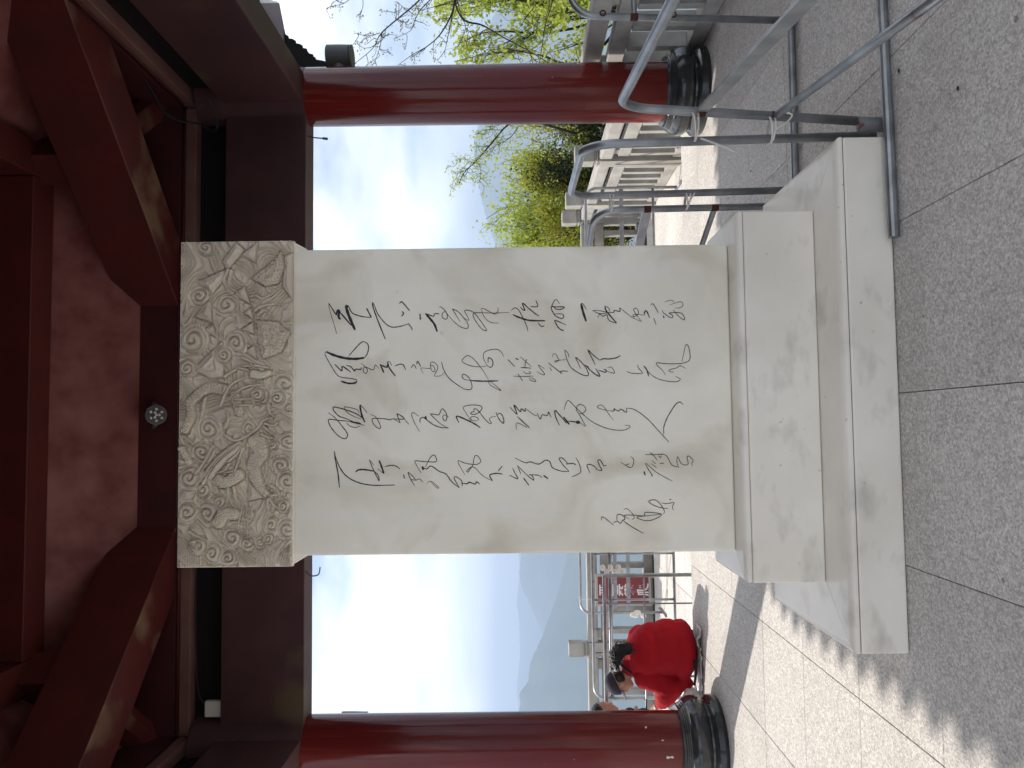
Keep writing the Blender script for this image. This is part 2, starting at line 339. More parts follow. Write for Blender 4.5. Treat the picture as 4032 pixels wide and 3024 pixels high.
W(MB().box((U0[0] + .012, U0[1] + .012, 0.55), (U0[2] - .012, U0[3] - .012, 0.572)).build('mortar_bed', JOINT, st))
mitred(st, U0, (SX0 + .02, SY0 + .02, SX1 - .02, SY1 - .02), bull(0.03, 0.5638, 0.5945, 0.03), 'edge_stone', PLINTH)

# --- cap: block with chamfered lower corners and a carved front
KX0, KX1, KZ0, KZ1, KY = -0.6386, 0.9077, 2.672, 3.2137, 3.632
cap = W(MB().add([(x, y, z) for y in (KY, 3.915) for x, z in ((KX0, KZ1), (KX1, KZ1), (KX1, KZ0 + .012), (SX1 + .006, KZ0 - .062), (SX0 - .006, KZ0 - .062), (KX0, KZ0 + .012))],
        [(0,1,2,3,4,5), (11,10,9,8,7,6)] + [(i, 6 + i, 6 + (i + 1) % 6, (i + 1) % 6) for i in range(6)]).build('cap', MARBLE, st, bevel=0.006))
# the cap's chamfers start behind the slab face
for v in cap.data.vertices:
    if v.co.z < KZ0 and v.co.y < 3.7: v.co.y = SY0 + 0.01
    if v.co.z < KZ0 and v.co.y > 3.8: v.co.y = SY1 + 0.01
NQ, NP = 720, 244
P, Q = np.meshgrid(np.linspace(0, 436, NP), np.linspace(0, 1290, NQ), indexing='ij')   # P down from top, Q from the left edge
def z6(a, b): return (a / 2.304 - 10, 1310 - b / 2.304)
def z7(a, b): return (a / 2.304 - 10, 690 - b / 2.304)
phi = (np.sin(P / 41 + 1.3 * np.sin(Q / 67) + .4) + np.sin(Q / 53 + 1.6 * np.sin(P / 49 + Q / 130)) + .8 * np.sin((P + Q) / 71 + 2 * np.sin(Q / 97)))
Hh = 0.50 + 0.26 * np.sin(phi * 6.2) ** 2 + 0.06 * np.sin(phi * 2.1)
def put(h, mask, groove=True):
    global Hh
    m = np.clip(mask, 0, 1); edge = np.exp(-((mask - 0.0) / 0.34) ** 2) if groove else 0
    Hh = np.where(mask > 0, Hh * (1 - m ** .5) + h * m ** .5, Hh) - (0.4 * edge if groove else 0)
def spiral(c, rad, hand=1, turns=2.1, amp=.36):
    rad = rad / 2.304 * 1.36; dp, dq = P - c[0], Q - c[1]; th = np.arctan2(dp, dq)
    r = np.hypot(dp, dq) / (rad * (1 + .06 * np.sin(2 * th + c[0]) + .05 * np.sin(3 * th + c[1])))
    lo = r ** .85
    ph_ = turns * lo - hand * th / (2 * math.pi) + c[1]; fr = ph_ - np.floor(ph_); h = .68 - .42 * np.exp(-((fr - .5) / .15) ** 2) * np.clip(r * 6, 0, 1) + .16 * (1 - r * r)
    put(h, (1 - r) * 3.0)
def seg_d(pts):
    best = np.full(P.shape, 1e9); tt = np.zeros(P.shape); acc = 0
    for (p0, q0), (p1, q1) in zip(pts[:-1], pts[1:]):
        vx, vy = p1 - p0, q1 - q0; L = math.hypot(vx, vy); t = np.clip(((P - p0) * vx + (Q - q0) * vy) / (L * L + 1e-9), 0, 1)
        d = np.hypot(P - p0 - t * vx, Q - q0 - t * vy); s_ = d < best
        best = np.where(s_, d, best); tt = np.where(s_, acc + t * L, tt); acc += L
    return best, tt, acc
def smoothp(pts, n=8):
    pts = [pts[0]] + list(pts) + [pts[-1]]; out = []
    for i in range(1, len(pts) - 2):
        for k in range(n):
            t = k / n; a, b, c, d = [np.array(x, float) for x in pts[i - 1:i + 3]]
            out.append(tuple(.5 * ((2 * b) + (-a + c) * t + (2 * a - 5 * b + 4 * c - d) * t * t + (-a + 3 * b - 3 * c + d) * t ** 3)))
    return out + [tuple(pts[-1])]
def body(pts, r0, r1=None, scales=True, h0=.72):
    pts = smoothp(pts); d, t, L = seg_d(pts); r = (r0 + ((r1 or r0) - r0) * t / L) / 2.304
    k = d / r; h = h0 + .28 * np.sqrt(np.clip(1 - k * k, 0, 1))
    if scales:
        sc = 10.5; a = t / sc; b = d / sc * 1.1; row = np.floor(a); fb = (b + .5 * (row % 2)) % 1 - .5; fa = a - row
        h = h + .2 * (np.clip(1 - (fb * 2) ** 2, 0, 1) * (1 - fa) - .35)
    put(h, (1 - k) * 3.2)
def stroke(pts, r=5, h0=.66):
    pts = smoothp(pts, 5); d, t, L = seg_d(pts); rr = r * (1 - .55 * t / L) / 2.304 * 2.0; k = d / rr
    put(h0 + .26 * np.sqrt(np.clip(1 - k * k, 0, 1)), (1 - k) * 3.0)
def inside(poly):
    n = len(poly); c = np.zeros(P.shape, bool); dmin = np.full(P.shape, 1e9)
    for i in range(n):
        (p0, q0), (p1, q1) = poly[i], poly[(i + 1) % n]
        cond = ((q0 > Q) != (q1 > Q)) & (P < (p1 - p0) * (Q - q0) / (q1 - q0 + 1e-9) + p0); c ^= cond
        vx, vy = p1 - p0, q1 - q0; t = np.clip(((P - p0) * vx + (Q - q0) * vy) / (vx * vx + vy * vy + 1e-9), 0, 1)
        dmin = np.minimum(dmin, np.hypot(P - p0 - t * vx, Q - q0 - t * vy))
    return np.where(c, dmin, -dmin)
def mount(poly, rough=False):
    d = inside(poly); cpx = np.mean([p for p, q in poly]); cqx = np.mean([q for p, q in poly])
    th = np.arctan2(P - poly[0][0], Q - poly[0][1]); h = .55 + np.clip(d / 42, 0, .4) + .07 * np.sin(d / 3.4 + .5 * np.sin(th * 9)) * (d > 3)
    if rough: h = h + .13 * np.sin(P / 2.9 + 2 * np.sin(Q / 7)) * np.sin(Q / 3.3 + 2 * np.sin(P / 6))
    put(h, d / 5)
M6 = [[(165,425),(420,310),(440,400),(300,570)], [(150,750),(290,580),(330,690),(330,815)], [(215,870),(330,815),(355,945)], [(140,1230),(410,960),(430,1310),(300,1320)],
      [(490,550),(600,460),(660,650)], [(390,240),(520,60),(600,130),(450,340)], [(560,180),(720,50),(690,260)], [(600,1070),(690,1000),(715,1150)], [(560,870),(680,790),(695,920)],
      [(580,720),(660,660),(685,790)], [(950,190),(1030,160),(1030,620),(930,480)]]
for m_ in M6: mount([z6(*p) for p in m_])
mount([z6(*p) for p in [(650,400),(860,230),(920,130),(960,300),(900,460),(780,480)]], True)
mount([z6(*p) for p in [(700,780),(900,800),(1010,900),(940,1080),(760,1150),(720,1000)]], True)
for k in range(9): stroke([z6(680 + k * 4 % 30, 300 + k * 95), z6(700, 340 + k * 95)], 3.5, .55)
for k in range(7): stroke([z6(930 + k * 14, 640), z6(940 + k * 12, 760), z6(925 + k * 13, 900)], 2.6, .5)
for i, (a, b, r) in enumerate([(195,560,70),(440,640,78),(140,960,95),(520,990,72),(420,1095,56),(95,1220,58),(960,1375,90),(885,1500,62),(745,1480,62),(1010,1590,48),(250,110,60)]): spiral(z6(a, b), r, 1 if i % 3 else -1)
for i, (a, b, r) in enumerate([(290,340,78),(235,550,68),(125,780,78),(245,885,52),(650,340,55),(990,460,64),(860,490,38),(930,680,68),(985,820,74),(385,1000,52),(290,1100,80),(110,1090,74),(630,1130,52),(850,1210,58),(990,1250,74),(510,1320,70),(640,1380,52),(750,1360,46),(820,1330,40),(330,1460,68),(890,70,56),(1000,170,54),(720,40,48),(210,1400,60),(950,1040,46),(470,1500,56)]): spiral(z7(a, b), r, -1 if i % 3 else 1)
body([z6(430,1420), z6(290,1400), z6(170,1490), z7(130,110), z7(140,220), z7(90,350)], 55, 40)
body([z6(520,1480), z7(530,60), z7(560,190)], 52, 44)
body([z7(60,520), z7(130,640)], 34)
body([z7(720,470), z7(750,560), z7(690,680), z7(720,800), z7(760,900), z7(830,960)], 88, 40)
body([z7(360,780), z7(440,830), z7(560,760)], 52, 60)
body([z7(390,1180), z7(440,1110), z7(530,1110)], 62, 56)
body([z7(170,1360), z7(205,1450)], 32)
mount([z7(*p) for p in [(640,800),(640,1000),(800,970)]])
for p in [[(430,1300),(560,1220),(690,1200)], [(400,1560),(470,1400),(560,1330),(690,1290)], [(480,1500),(600,1400),(770,1370)], [(530,1510),(670,1500)], [(540,1560),(690,1560)], [(590,1130),(700,1180)], [(560,1220),(670,1250)], [(690,1330),(820,1290)], [(700,1200),(850,1230)], [(710,560),(760,590),(860,540)], [(700,700),(760,660),(880,640),(910,660)], [(720,740),(790,700),(850,760)], [(460,320),(420,430),(480,540)], [(330,680),(340,800),(400,930)], [(480,330),(470,470),(560,540)]]: stroke([z6(*q) for q in p], 8)
body([z6(690,1280), z6(760,1290), z6(820,1270)], 46, 30, False)
body([z7(300,760), z7(390,640), z7(480,560), z7(570,500)], 58, 50, False)
for p in [[(250,840),(330,700),(420,600),(570,490)], [(190,740),(260,640),(340,490)], [(470,640),(560,560),(620,440)], [(440,400),(520,450),(620,420),(740,330),(780,270),(880,240)], [(440,330),(470,250),(440,150)], [(560,620),(520,720),(420,740)], [(480,660),(440,720),(380,740)], [(600,520),(560,640),(520,760)], [(820,960),(900,940),(960,1000)], [(830,970),(880,1040),(940,1070)], [(820,980),(820,1060),(850,1110)], [(840,860),(900,900),(930,980)], [(780,330),(840,380),(880,400)], [(790,300),(860,320),(900,290)], [(760,400),(820,420),(880,440)], [(60,400),(120,440),(170,480)], [(50,410),(80,470),(150,500)], [(240,140),(270,60),(230,240)], [(820,130),(830,200),(870,240)], [(470,880),(480,950),(520,1030)], [(520,870),(540,960),(570,1020)], [(130,1260),(200,1300),(290,1340)]]: stroke([z7(*q) for q in p], 8)
for k in range(9): stroke([z7(60 + k * 22, 1590), z7(70 + k * 20, 1480), z7(110 + k * 14, 1360)], 4, .5)
for k in range(7): stroke([z7(720 + k * 26, 1570), z7(730 + k * 24, 1480), z7(740 + k * 22, 1430)], 4, .52)
for k in range(6): stroke([z7(900 + k * 22, 1540), z7(930 + k * 20, 1450), z7(1020, 1380 + k * 16)], 4, .52)
for k in range(5): stroke([z7(600 + k * 20, 1050), z7(560 + k * 26, 1220), z7(600 + k * 16, 1330)], 4, .52)
grain = np.sin(P / 1.9 + 3 * np.sin(Q / 11)) * np.sin(Q / 2.1 + 3 * np.sin(P / 9))
Hh = np.clip(Hh + .02 * grain, -0.35, 1.25)
bord = np.minimum(np.minimum(P, 436 - P), np.minimum(Q, 1290 - Q)); Hh = Hh * np.clip(bord / 5, 0, 1) ** .6
xw = KX0 + (KX1 - KX0) * Q / 1290; zw = KZ1 - .006 - (KZ1 - .006 - KZ0 + .004) * P / 436; yw = KY + 0.022 - 0.060 * Hh
vv = np.stack([xw, yw, zw], -1).reshape(-1, 3)
idx = np.arange(NP * NQ).reshape(NP, NQ)
ff = np.stack([idx[:-1, :-1], idx[1:, :-1], idx[1:, 1:], idx[:-1, 1:]], -1).reshape(-1, 4)
me = bpy.data.meshes.new('relief'); me.vertices.add(len(vv)); me.vertices.foreach_set('co', vv.ravel())
me.loops.add(ff.size); me.loops.foreach_set('vertex_index', ff.ravel().astype(np.int32)); me.polygons.add(len(ff)); me.polygons.foreach_set('loop_start', np.arange(0, ff.size, 4, dtype=np.int32))
me.update(calc_edges=True); me.validate(); me.polygons.foreach_set('use_smooth', [True] * len(me.polygons)); me.materials.append(RELIEF)
ro = bpy.data.objects.new('carved_relief', me); COL.objects.link(ro); ro.parent = st; W(ro); ro['label'] = 'carved front of dragons, mountains and curling clouds'

# --- inscription: brush strokes traced as ribbons on the slab face
def face_pt(V, yy):
    """photo position of a brush point -> place on the slab face (face rectangle is 1.451 m by 2.07 m)"""
    u, wv = (3024 - yy) - 1512, V - 2016
    u2, w2 = u * cr + wv * sr, -u * sr + wv * cr
    d = R0 * (u2 / 3028) + FW - UP0 * (w2 / 3028); t = SY0 / d.y
    return (d.x * t, CAMH + d.z * t)
C1, C2, C3, C4, C5, C6, C7 = (1260, 1120), (1760, 1120), (2220, 1120), (1260, 1540), (1760, 1540), (2220, 1540), (2220, 1850)
TXT = [
[(C1, 8, '262,770 225,640 150,390 135,290'), (C1, 16, '135,290 255,480'), (C1, 34, '255,480 275,410 300,420 290,510 325,540'), (C1, 20, '310,430 490,640'), (C1, 42, '548,710 480,560 420,400 408,320'), (C1, 16, '408,320 440,340 490,430 540,465 660,500 800,515'), (C1, 20, '800,515 725,370')],
[(C1, 18, '820,275 825,350 900,560 1015,850'), (C1, 14, '820,275 850,340 900,460 1000,590 1090,655 1170,665 1280,645 1395,605'), (C1, 14, '1375,620 1415,660 1435,710'), (C1, 16, '1235,300 1270,270 1330,330 1395,410'), (C1, 18, '1275,420 1300,455 1268,497')],
[(C1, 20, '1555,455 1562,550'), (C1, 32, '1640,450 1700,520 1780,620 1822,735'), (C1, 14, '1645,455 1770,500'), (C1, 14, '1770,500 1790,455 1855,458')],
[(C1, 12, '1855,358 1880,350 1930,390 1960,430 1985,500 1960,540 1910,520 1900,470 1920,430 1960,430'), (C2, 11, '-15,430 90,560 200,655 300,685 330,665 320,600 260,520 180,430 95,385 95,400 150,490 205,578')],
[(C2, 11, '260,520 340,560 320,500 275,420 300,400 360,410 420,440 480,510 560,620 618,710 580,715 520,670 440,560 405,480 430,445 540,440 700,445 970,437'), (C2, 8, '535,375 560,470 620,550 700,595 812,600'), (C2, 10, '535,375 580,380 700,445 755,460 790,420 795,355')],
[(C2, 12, '1000,410 1040,370 1090,375 1140,440 1190,540 1240,650 1260,728'), (C2, 24, '1025,470 1140,520 1290,560 1525,565'), (C2, 14, '1415,590 1450,640 1490,655 1510,640'), (C2, 16, '1140,350 1180,390 1210,400 1175,290 1280,380 1380,460 1430,490'), (C2, 14, '1380,245 1410,340 1300,345')],
[(C2, 14, '1750,300 1695,235 1650,290 1645,345 1820,350 1780,385 1700,385 1660,345 1620,350 1640,420 1690,490 1780,530 1815,500 1790,460 1670,460'), (C2, 16, '1850,630 1690,560 1690,600 1740,680 1800,715 1810,705')],
[(C2, 34, '2165,575 2120,440 2085,300'), (C2, 10, '2085,290 2120,310 2170,395')],
[(C3, 10, '445,405 520,445 600,455 670,435 560,410 445,405'), (C3, 20, '640,335 650,390 690,450 820,600'), (C3, 10, '640,335 700,370 710,420'), (C3, 14, '670,435 770,435 790,405 870,420 870,370 890,375'), (C3, 5, '890,380 1060,510 1200,575'), (C3, 12, '525,515 560,465 610,495 670,470 690,540 740,580 820,600')],
[(C3, 10, '1210,580 1150,500 1090,410 1095,375 1130,375 1160,420 1150,470 1090,500 1075,485 1110,465 1250,480'), (C3, 18, '1250,480 1260,420 1290,420 1335,520'), (C3, 12, '1350,325 1385,300 1430,370 1470,445'), (C3, 10, '1395,520 1435,625')],
[(C3, 12, '1530,400 1545,440 1575,460 1640,510 1690,515 1690,480 1640,445 1800,440 1850,470 1880,530 1860,550 1780,490 1700,395'), (C3, 16, '1545,485 1560,525'), (C3, 8, '1570,275 1665,245 1720,280'), (C3, 9, '1640,320 1780,275 1835,275 1850,330 1800,365 1730,365')],
[(C1, 36, '95,1045 230,1105 400,1148 560,1158 690,1140'), (C1, 15, '690,1140 735,1080 757,985 740,925 690,890'), (C1, 15, '690,890 640,905 560,985 450,1110'), (C1, 12, '90,1050 80,1090 130,1190 200,1310 270,1410 340,1445 460,1460 560,1480 575,1500'), (C1, 26, '575,1505 540,1535 440,1538 325,1505'), (C1, 18, '230,1240 340,1345 350,1275 480,1365'), (C1, 16, '410,1260 480,1280 540,1350 550,1320 635,1320 640,1290')],
[(C1, 11, '640,1225 700,1280 740,1330 715,1385 680,1360 675,1310 710,1285 830,1330 860,1250 915,1310'), (C1, 22, '935,1240 995,1375'), (C1, 20, '940,1250 1040,1290 1040,1250'), (C1, 20, '1050,1200 1080,1300 1175,1425'), (C1, 8, '1050,1200 1085,1205 1115,1265')],
[(C1, 14, '1165,1270 1220,1248 1290,1245 1335,1330')],
[(C1, 12, '1415,1300 1460,1250 1500,1315'), (C1, 14, '1505,1245 1520,1195 1570,1285'), (C1, 9, '1610,1385 1570,1320 1590,1300 1715,1305 1720,1265 1760,1265 1790,1330 1770,1360 1730,1325 1720,1220 1770,1210 1830,1270 1820,1340 1780,1420 1880,1420 1930,1370'), (C1, 12, '1890,1200 1930,1340 2030,1480 2210,1610')],
[(C2, 12, '235,1600 260,1625 360,1635 390,1590 360,1480 310,1420 255,1395 235,1430 270,1475 360,1495'), (C2, 20, '360,1495 560,1505 800,1500'), (C2, 9, '640,1510 680,1570 820,1645 825,1630 680,1515'), (C2, 10, '645,1480 560,1340 470,1220 380,1130 310,1110 240,1170 250,1210 350,1260 500,1283 630,1265'), (C2, 14, '630,1265 680,1290 715,1240 700,1170 645,1140 640,1220'), (C2, 10, '630,1265 580,1180 565,1110 590,1050 700,1012 790,1012 850,1060 882,1122')],
[(C2, 12, '945,1165 1055,1278'), (C2, 16, '1065,1150 1108,1170'), (C2, 7, '1135,1120 1315,1280'), (C2, 9, '1245,1160 1220,1210 1215,1290'), (C2, 12, '1145,1290 1310,1302'), (C2, 9, '1190,1350 1230,1385 1300,1380 1270,1345'), (C2, 9, '1035,1425 1150,1432 1340,1425'), (C2, 9, '1100,1385 1180,1505'), (C2, 9, '1285,1440 1300,1490 1370,1510 1375,1490 1310,1445')],
[(C2, 9, '1520,1310 1425,1255 1440,1290 1520,1395 1480,1400 1395,1355'), (C2, 12, '1575,1220 1790,1390'), (C2, 12, '1790,1390 1770,1350 1885,1350'), (C2, 7, '1600,1290 1630,1345'), (C2, 9, '1645,1130 1650,1085 1690,1085 1730,1150 1740,1180 1690,1210 1680,1190 1740,1180 1850,1170')],
[(C2, 13, '1830,1015 1870,1180 1940,1300 2080,1395 2180,1420 2200,1390 2150,1280 2050,1170 2000,1140 2040,1220 2075,1310'), (C2, 8, '1830,1015 1880,1070 1898,1140'), (C2, 10, '2140,1250 2210,1290'), (C3, 16, '330,1250 440,1360 530,1420 560,1415 495,1305'), (C3, 16, '540,1335 640,1365 660,1340 620,1315'), (C3, 8, '650,1340 770,1380 790,1360 740,1290 680,1290'), (C3, 14, '490,1250 440,1150 375,1020 470,1110 560,1180'), (C3, 16, '560,1180 620,1155 700,1160 820,1140 880,1105')],
[(C3, 10, '980,1345 1030,1375 1120,1385 1225,1378 1160,1300 1150,1250'), (C3, 18, '1240,1265 1290,1330 1320,1430'), (C3, 10, '1290,1330 1380,1420 1500,1480 1650,1510 1760,1510 1810,1470 1735,1430'), (C3, 11, '1580,1410 1530,1330 1460,1270 1445,1220 1560,1230 1700,1235 1850,1225 1940,1190 1965,1120 1945,990 1915,935 1890,960 1860,1090 1835,1200'), (C3, 10, '1900,1310 1810,1265 1750,1300 1640,1330 1660,1360 1710,1360')],
[(C4, 14, '130,335 240,420 340,540 420,650 425,710 380,740 280,690 170,560 130,460 160,438 280,455 480,475 690,535'), (C4, 26, '480,475 640,510'), (C4, 10, '415,490 460,540 550,565 630,540'), (C4, 15, '530,480 400,425 300,390 220,310 205,260 240,250 400,290 560,350 660,420 700,485'), (C4, 10, '645,435 520,390 410,320 380,265 395,245 570,285 610,345'), (C4, 26, '700,485 650,370 625,240 640,222'), (C4, 10, '640,222 735,335')],
[(C4, 12, '785,362 850,390 900,450 945,560 910,580 840,520 810,450 840,425 1000,430 1090,445 1140,430 1240,490'), (C4, 14, '1140,430 1315,432 1210,355 1205,380 1250,500'), (C4, 8, '1310,430 1385,518')],
[(C4, 10, '1535,388 1450,335 1425,370 1460,470 1550,630'), (C4, 14, '1560,495 1555,445 1590,410 1640,430 1760,520 1880,565 2000,572'), (C4, 30, '1640,390 1650,440'), (C4, 12, '2000,572 1930,545 1830,470 1740,380 1730,355 1840,370 1865,340 1900,275 1950,320 1975,390 1960,455 1930,455 1910,410 1930,370 2000,400')],
[(C5, 20, '185,490 150,390 300,445 430,510 520,570'), (C5, 10, '480,460 400,460 370,430 380,400 440,400 490,430 480,460'), (C5, 11, '380,480 330,390 255,270 290,230 400,215 520,230 545,270 510,320 440,360 370,355 380,330 420,315 420,280 450,275 500,320 600,450 670,505 690,490 660,440 690,405 760,395'), (C5, 14, '760,325 800,420 870,500 885,460 860,380 820,345 780,370')],
[(C5, 16, '980,250 1090,360 1040,215 1140,320 1155,275 1215,315 1215,265'), (C5, 6, '1215,265 1340,360 1400,385'), (C5, 13, '1400,340 1450,435 1480,370 1560,380 1580,325 1620,410'), (C5, 14, '1090,395 1290,575'), (C5, 8, '1080,600 1090,495 1250,570')],
[(C5, 16, '1750,530 1690,400 1680,300 1750,370 1860,500'), (C5, 24, '1810,400 1905,520'), (C5, 16, '1890,465 2040,485'), (C5, 44, '2005,480 2070,490'), (C5, 10, '2070,490 2155,545 2060,370 2010,270 2060,210 2130,230 2160,290 2110,345 2040,350'), (C5, 10, '1825,290 1850,190 1895,148 1980,230 2100,350 2140,385'), (C6, 10, '290,350 430,470 600,555 760,600 920,608 1010,575 1025,540 950,530')],
[(C6, 9, '700,305 620,290 520,250 570,215 620,240 680,330 770,450'), (C6, 13, '700,305 780,310 780,275 850,310 890,280 970,330 975,265'), (C6, 11, '975,265 1080,280 1200,350 1330,460 1440,580 1560,710 1635,795'), (C6, 14, '1555,680 1555,560 1600,430 1680,290 1750,195 1810,170 1850,210')],
[(C4, 18, '225,935 240,1060 280,1280 303,1500'), (C4, 16, '235,1000 300,1170 390,1300 520,1390 680,1445 860,1465 1165,1460'), (C4, 22, '555,1260 600,1225 700,1222 840,1245'), (C4, 13, '765,1065 840,1240 918,1395 905,1310 850,1250'), (C4, 6, '765,1065 840,1150'), (C4, 26, '920,1075 960,1180 995,1285'), (C4, 8, '995,1285 895,1205'), (C4, 14, '1010,1175 1100,1155 1180,1165 1245,1212')],
[(C4, 16, '1300,1295 1315,1360'), (C4, 12, '1475,1470 1410,1370 1370,1265 1440,1320 1490,1385'), (C4, 10, '1410,1370 1490,1385 1550,1365 1605,1420'), (C4, 8, '1660,1445 1720,1400 1840,1490 1820,1505 1720,1410'), (C4, 12, '1575,1275 1500,1150 1480,1085 1560,1090 1700,1100 1790,1100 1815,1075 1790,1005 1750,1000 1700,1060 1640,1180'), (C4, 15, '1590,1180 1660,1210 1730,1165 1860,1250 1960,1290 2050,1410 2170,1505'), (C4, 30, '1590,1170 1610,1225')],
[(C5, 13, '195,1505 150,1430 110,1350 150,1335 230,1400 235,1485'), (C5, 16, '220,1430 320,1440 340,1415 440,1445 460,1410 510,1445'), (C5, 11, '280,1300 220,1200 170,1085 280,1120 400,1140 480,1135 525,1090 490,1020 445,1000 420,1050 400,1150 330,1255 310,1235 415,1180 560,1320 710,1395'), (C5, 16, '710,1395 665,1310 760,1280 865,1290'), (C5, 14, '795,1245 860,1165')],
[(C5, 13, '970,1305 1100,1365 1060,1280 1020,1195'), (C5, 14, '1060,1040 1220,1115 1290,1100 1430,1135 1530,1075 1600,1100 1640,1190 1780,1245 1900,1250'), (C5, 10, '1095,1155 1150,1290'), (C5, 12, '1095,1155 1250,1310 1350,1385 1320,1310 1280,1303 1420,1308 1480,1350'), (C5, 20, '1500,1310 1570,1360'), (C5, 16, '1190,1350 1275,1465'), (C5, 13, '1900,1250 1800,1140 1745,1050 1800,1045 1880,1130'), (C5, 14, '1850,1135 1960,1125 2005,1150'), (C5, 12, '2005,1035 2060,1140 2080,1250 2030,1295 1940,1335')],
[(C6, 13, '410,1275 360,1150 440,1150 520,1210'), (C6, 14, '490,1215 590,1235 550,1150 530,1080 570,1075 620,1160 660,1150')],
[(C6, 11, '885,1105 1040,1190 1090,1080 1040,1015'), (C6, 10, '965,1145 1020,1130')],
[(C6, 11, '1265,985 1400,990 1575,990 1660,1120 1700,1160 1790,1185'), (C6, 10, '1330,960 1380,980 1455,1080'), (C6, 10, '1470,1000 1500,1035 1520,1000'), (C6, 20, '1245,1245 1265,1310'), (C6, 12, '1265,1120 1310,1210 1375,1310 1360,1320'), (C6, 10, '1280,1120 1400,1230 1500,1300 1690,1400'), (C6, 8, '1370,1080 1430,1130'), (C6, 8, '1360,1125 1445,1195'), (C6, 8, '1490,1128 1558,1120'), (C6, 10, '1790,1185 1760,1120 1770,1020 1830,1130 1930,1140 1915,1020 1960,1020 2010,1080 1990,1120 2000,1165')],
[(C7, 11, '585,785 590,735 640,750 775,862'), (C7, 12, '760,830 830,800 880,830 920,780 950,770 930,720 860,690 825,720 830,800'), (C7, 12, '920,790 1050,880 1240,990')],
[(C7, 9, '930,615 980,605 1050,660 1095,740 1060,775'), (C7, 11, '1020,770 960,730 950,705 1100,705 1250,715 1275,660 1520,690 1400,770 1290,790 1190,770 1135,735 1240,720 1520,690')],
[(C7, 11, '1545,690 1565,650 1540,590 1470,500 1400,465 1320,495 1420,560 1540,595 1625,600'), (C7, 10, '1515,515 1600,525 1710,510 1690,570 1700,625'), (C7, 14, '1640,460 1670,460')],
]
for ch in TXT:
    m = MB(); lay = 0
    for (ox, oy), wd, s_ in ch:
        pts = [tuple(float(c) for c in t.split(',')) for t in s_.split()]
        pts = smoothp(pts, 5); n = len(pts); lay += 1
        F = [face_pt(ox + a / 3.95, oy + b / 3.95) for a, b in pts]
        hw = max(wd, 8.5) / 3.95 / 3028 * SY0 / 2 * 1.08
        v = []
        for i, (x, z) in enumerate(F):
            x0, z0 = F[max(i - 1, 0)]; x1, z1 = F[min(i + 1, n - 1)]; L = math.hypot(x1 - x0, z1 - z0) or 1
            t = i / max(n - 1, 1); k = hw * (0.55 + 0.45 * min(1, 5 * t, 5 * (1 - t) + .1)) * (1 + .13 * math.sin(i * 1.7 + lay))
            v += [(x - (z1 - z0) / L * k, SY0 - .0012 - lay * 4e-5, z + (x1 - x0) / L * k), (x + (z1 - z0) / L * k, SY0 - .0012 - lay * 4e-5, z - (x1 - x0) / L * k)]
        m.add(v, [(2 * i, 2 * i + 1, 2 * i + 3, 2 * i + 2) for i in range(n - 1)])
    W(m.build('inscribed_character', INK, st, fix=False))

# ------------------------------------------------------------------ pavilion
HB = 2.73
pav = thing('pavilion', 'open square pavilion of dark red painted columns and beams over the stele', 'pavilion'); pav.location = (CX, CYP, 0)
def L(o): return W(o)
BP = [(0.36, 0), (0.372, 0.03), (0.366, 0.072), (0.345, 0.09), (0.325, 0.10), (0.322, 0.115), (0.34, 0.13), (0.358, 0.16), (0.364, 0.195), (0.358, 0.235), (0.338, 0.268),
      (0.324, 0.276), (0.324, 0.286), (0.311, 0.289), (0.311, 0.299), (0.298, 0.302), (0.298, 0.312), (0.286, 0.316), (0.284, 0.334), (0.25, 0.336)]
def rot4(k, x, y):           # pavilion-relative plan point turned k quarter turns
    for _ in range(k % 4): x, y = -y, x
    return CX + x, CYP + y
for k, (sx, sy_) in enumerate(((-1, 1), (1, 1), (1, -1), (-1, -1))):
    c = (CX + sx * HB, CYP + sy_ * HB, 0)
    col = L(MB().lathe([(0.248, 0.336), (0.247, 1.5), (0.243, 3.371)], 48, c).build('column', CHIP, pav)); sharp(col, 50)
    ch_ = MB().lathe([(0.2425, 3.372), (0.2425, 4.28)], 48, c).build('column_head', BEAM, col); sharp(ch_, 50)
    b = MB().lathe(BP, 56, (c[0], c[1], 0.001)).build('column_base', BLACKSTONE, col); sharp(b, 28)
def side(k, poly_yz, x0, x1, name, material, bevel=0.006):
    """a beam along one side of the square: section in (distance out from centre, z), between plan offsets x0..x1"""
    v = []
    for x in (x0, x1):
        for d, z in poly_yz:
            px_, py_ = rot4(k, x, d); v.append((px_, py_, z))
    n = len(poly_yz)
    return L(MB().add(v, [tuple(range(n)), tuple(range(2 * n - 1, n - 1, -1))] + [(i, n + i, n + (i + 1) % n, (i + 1) % n) for i in range(n)]).build(name, material, pav, bevel=bevel))
def rect(d0, d1, z0, z1): return [(d0, z0), (d1, z0), (d1, z1), (d0, z1)]
for k in range(4):
    side(k, rect(2.606, 2.855, 3.372, 4.05), -2.56, 2.56, 'tie_beam', BEAM)
    side(k, rect(2.72, 2.76, 4.05, 4.305), -2.55, 2.55, 'gap_shade_board', BLACKGAP, 0)  # added board across the open gap, its darkness painted as shade
    side(k, rect(2.61, 2.91, 4.305, 4.392), -2.60 - .31 * (k % 2), 2.60 + .31 * (k % 2), 'plate_beam', PLATEP)
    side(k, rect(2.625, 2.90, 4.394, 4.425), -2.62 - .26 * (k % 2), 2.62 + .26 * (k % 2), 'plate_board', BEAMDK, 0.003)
    side(k, rect(2.606, 2.88, 4.427, 4.755), -2.603 - .26 * (k % 2), 2.603 + .26 * (k % 2), 'eave_purlin', PURLIN)
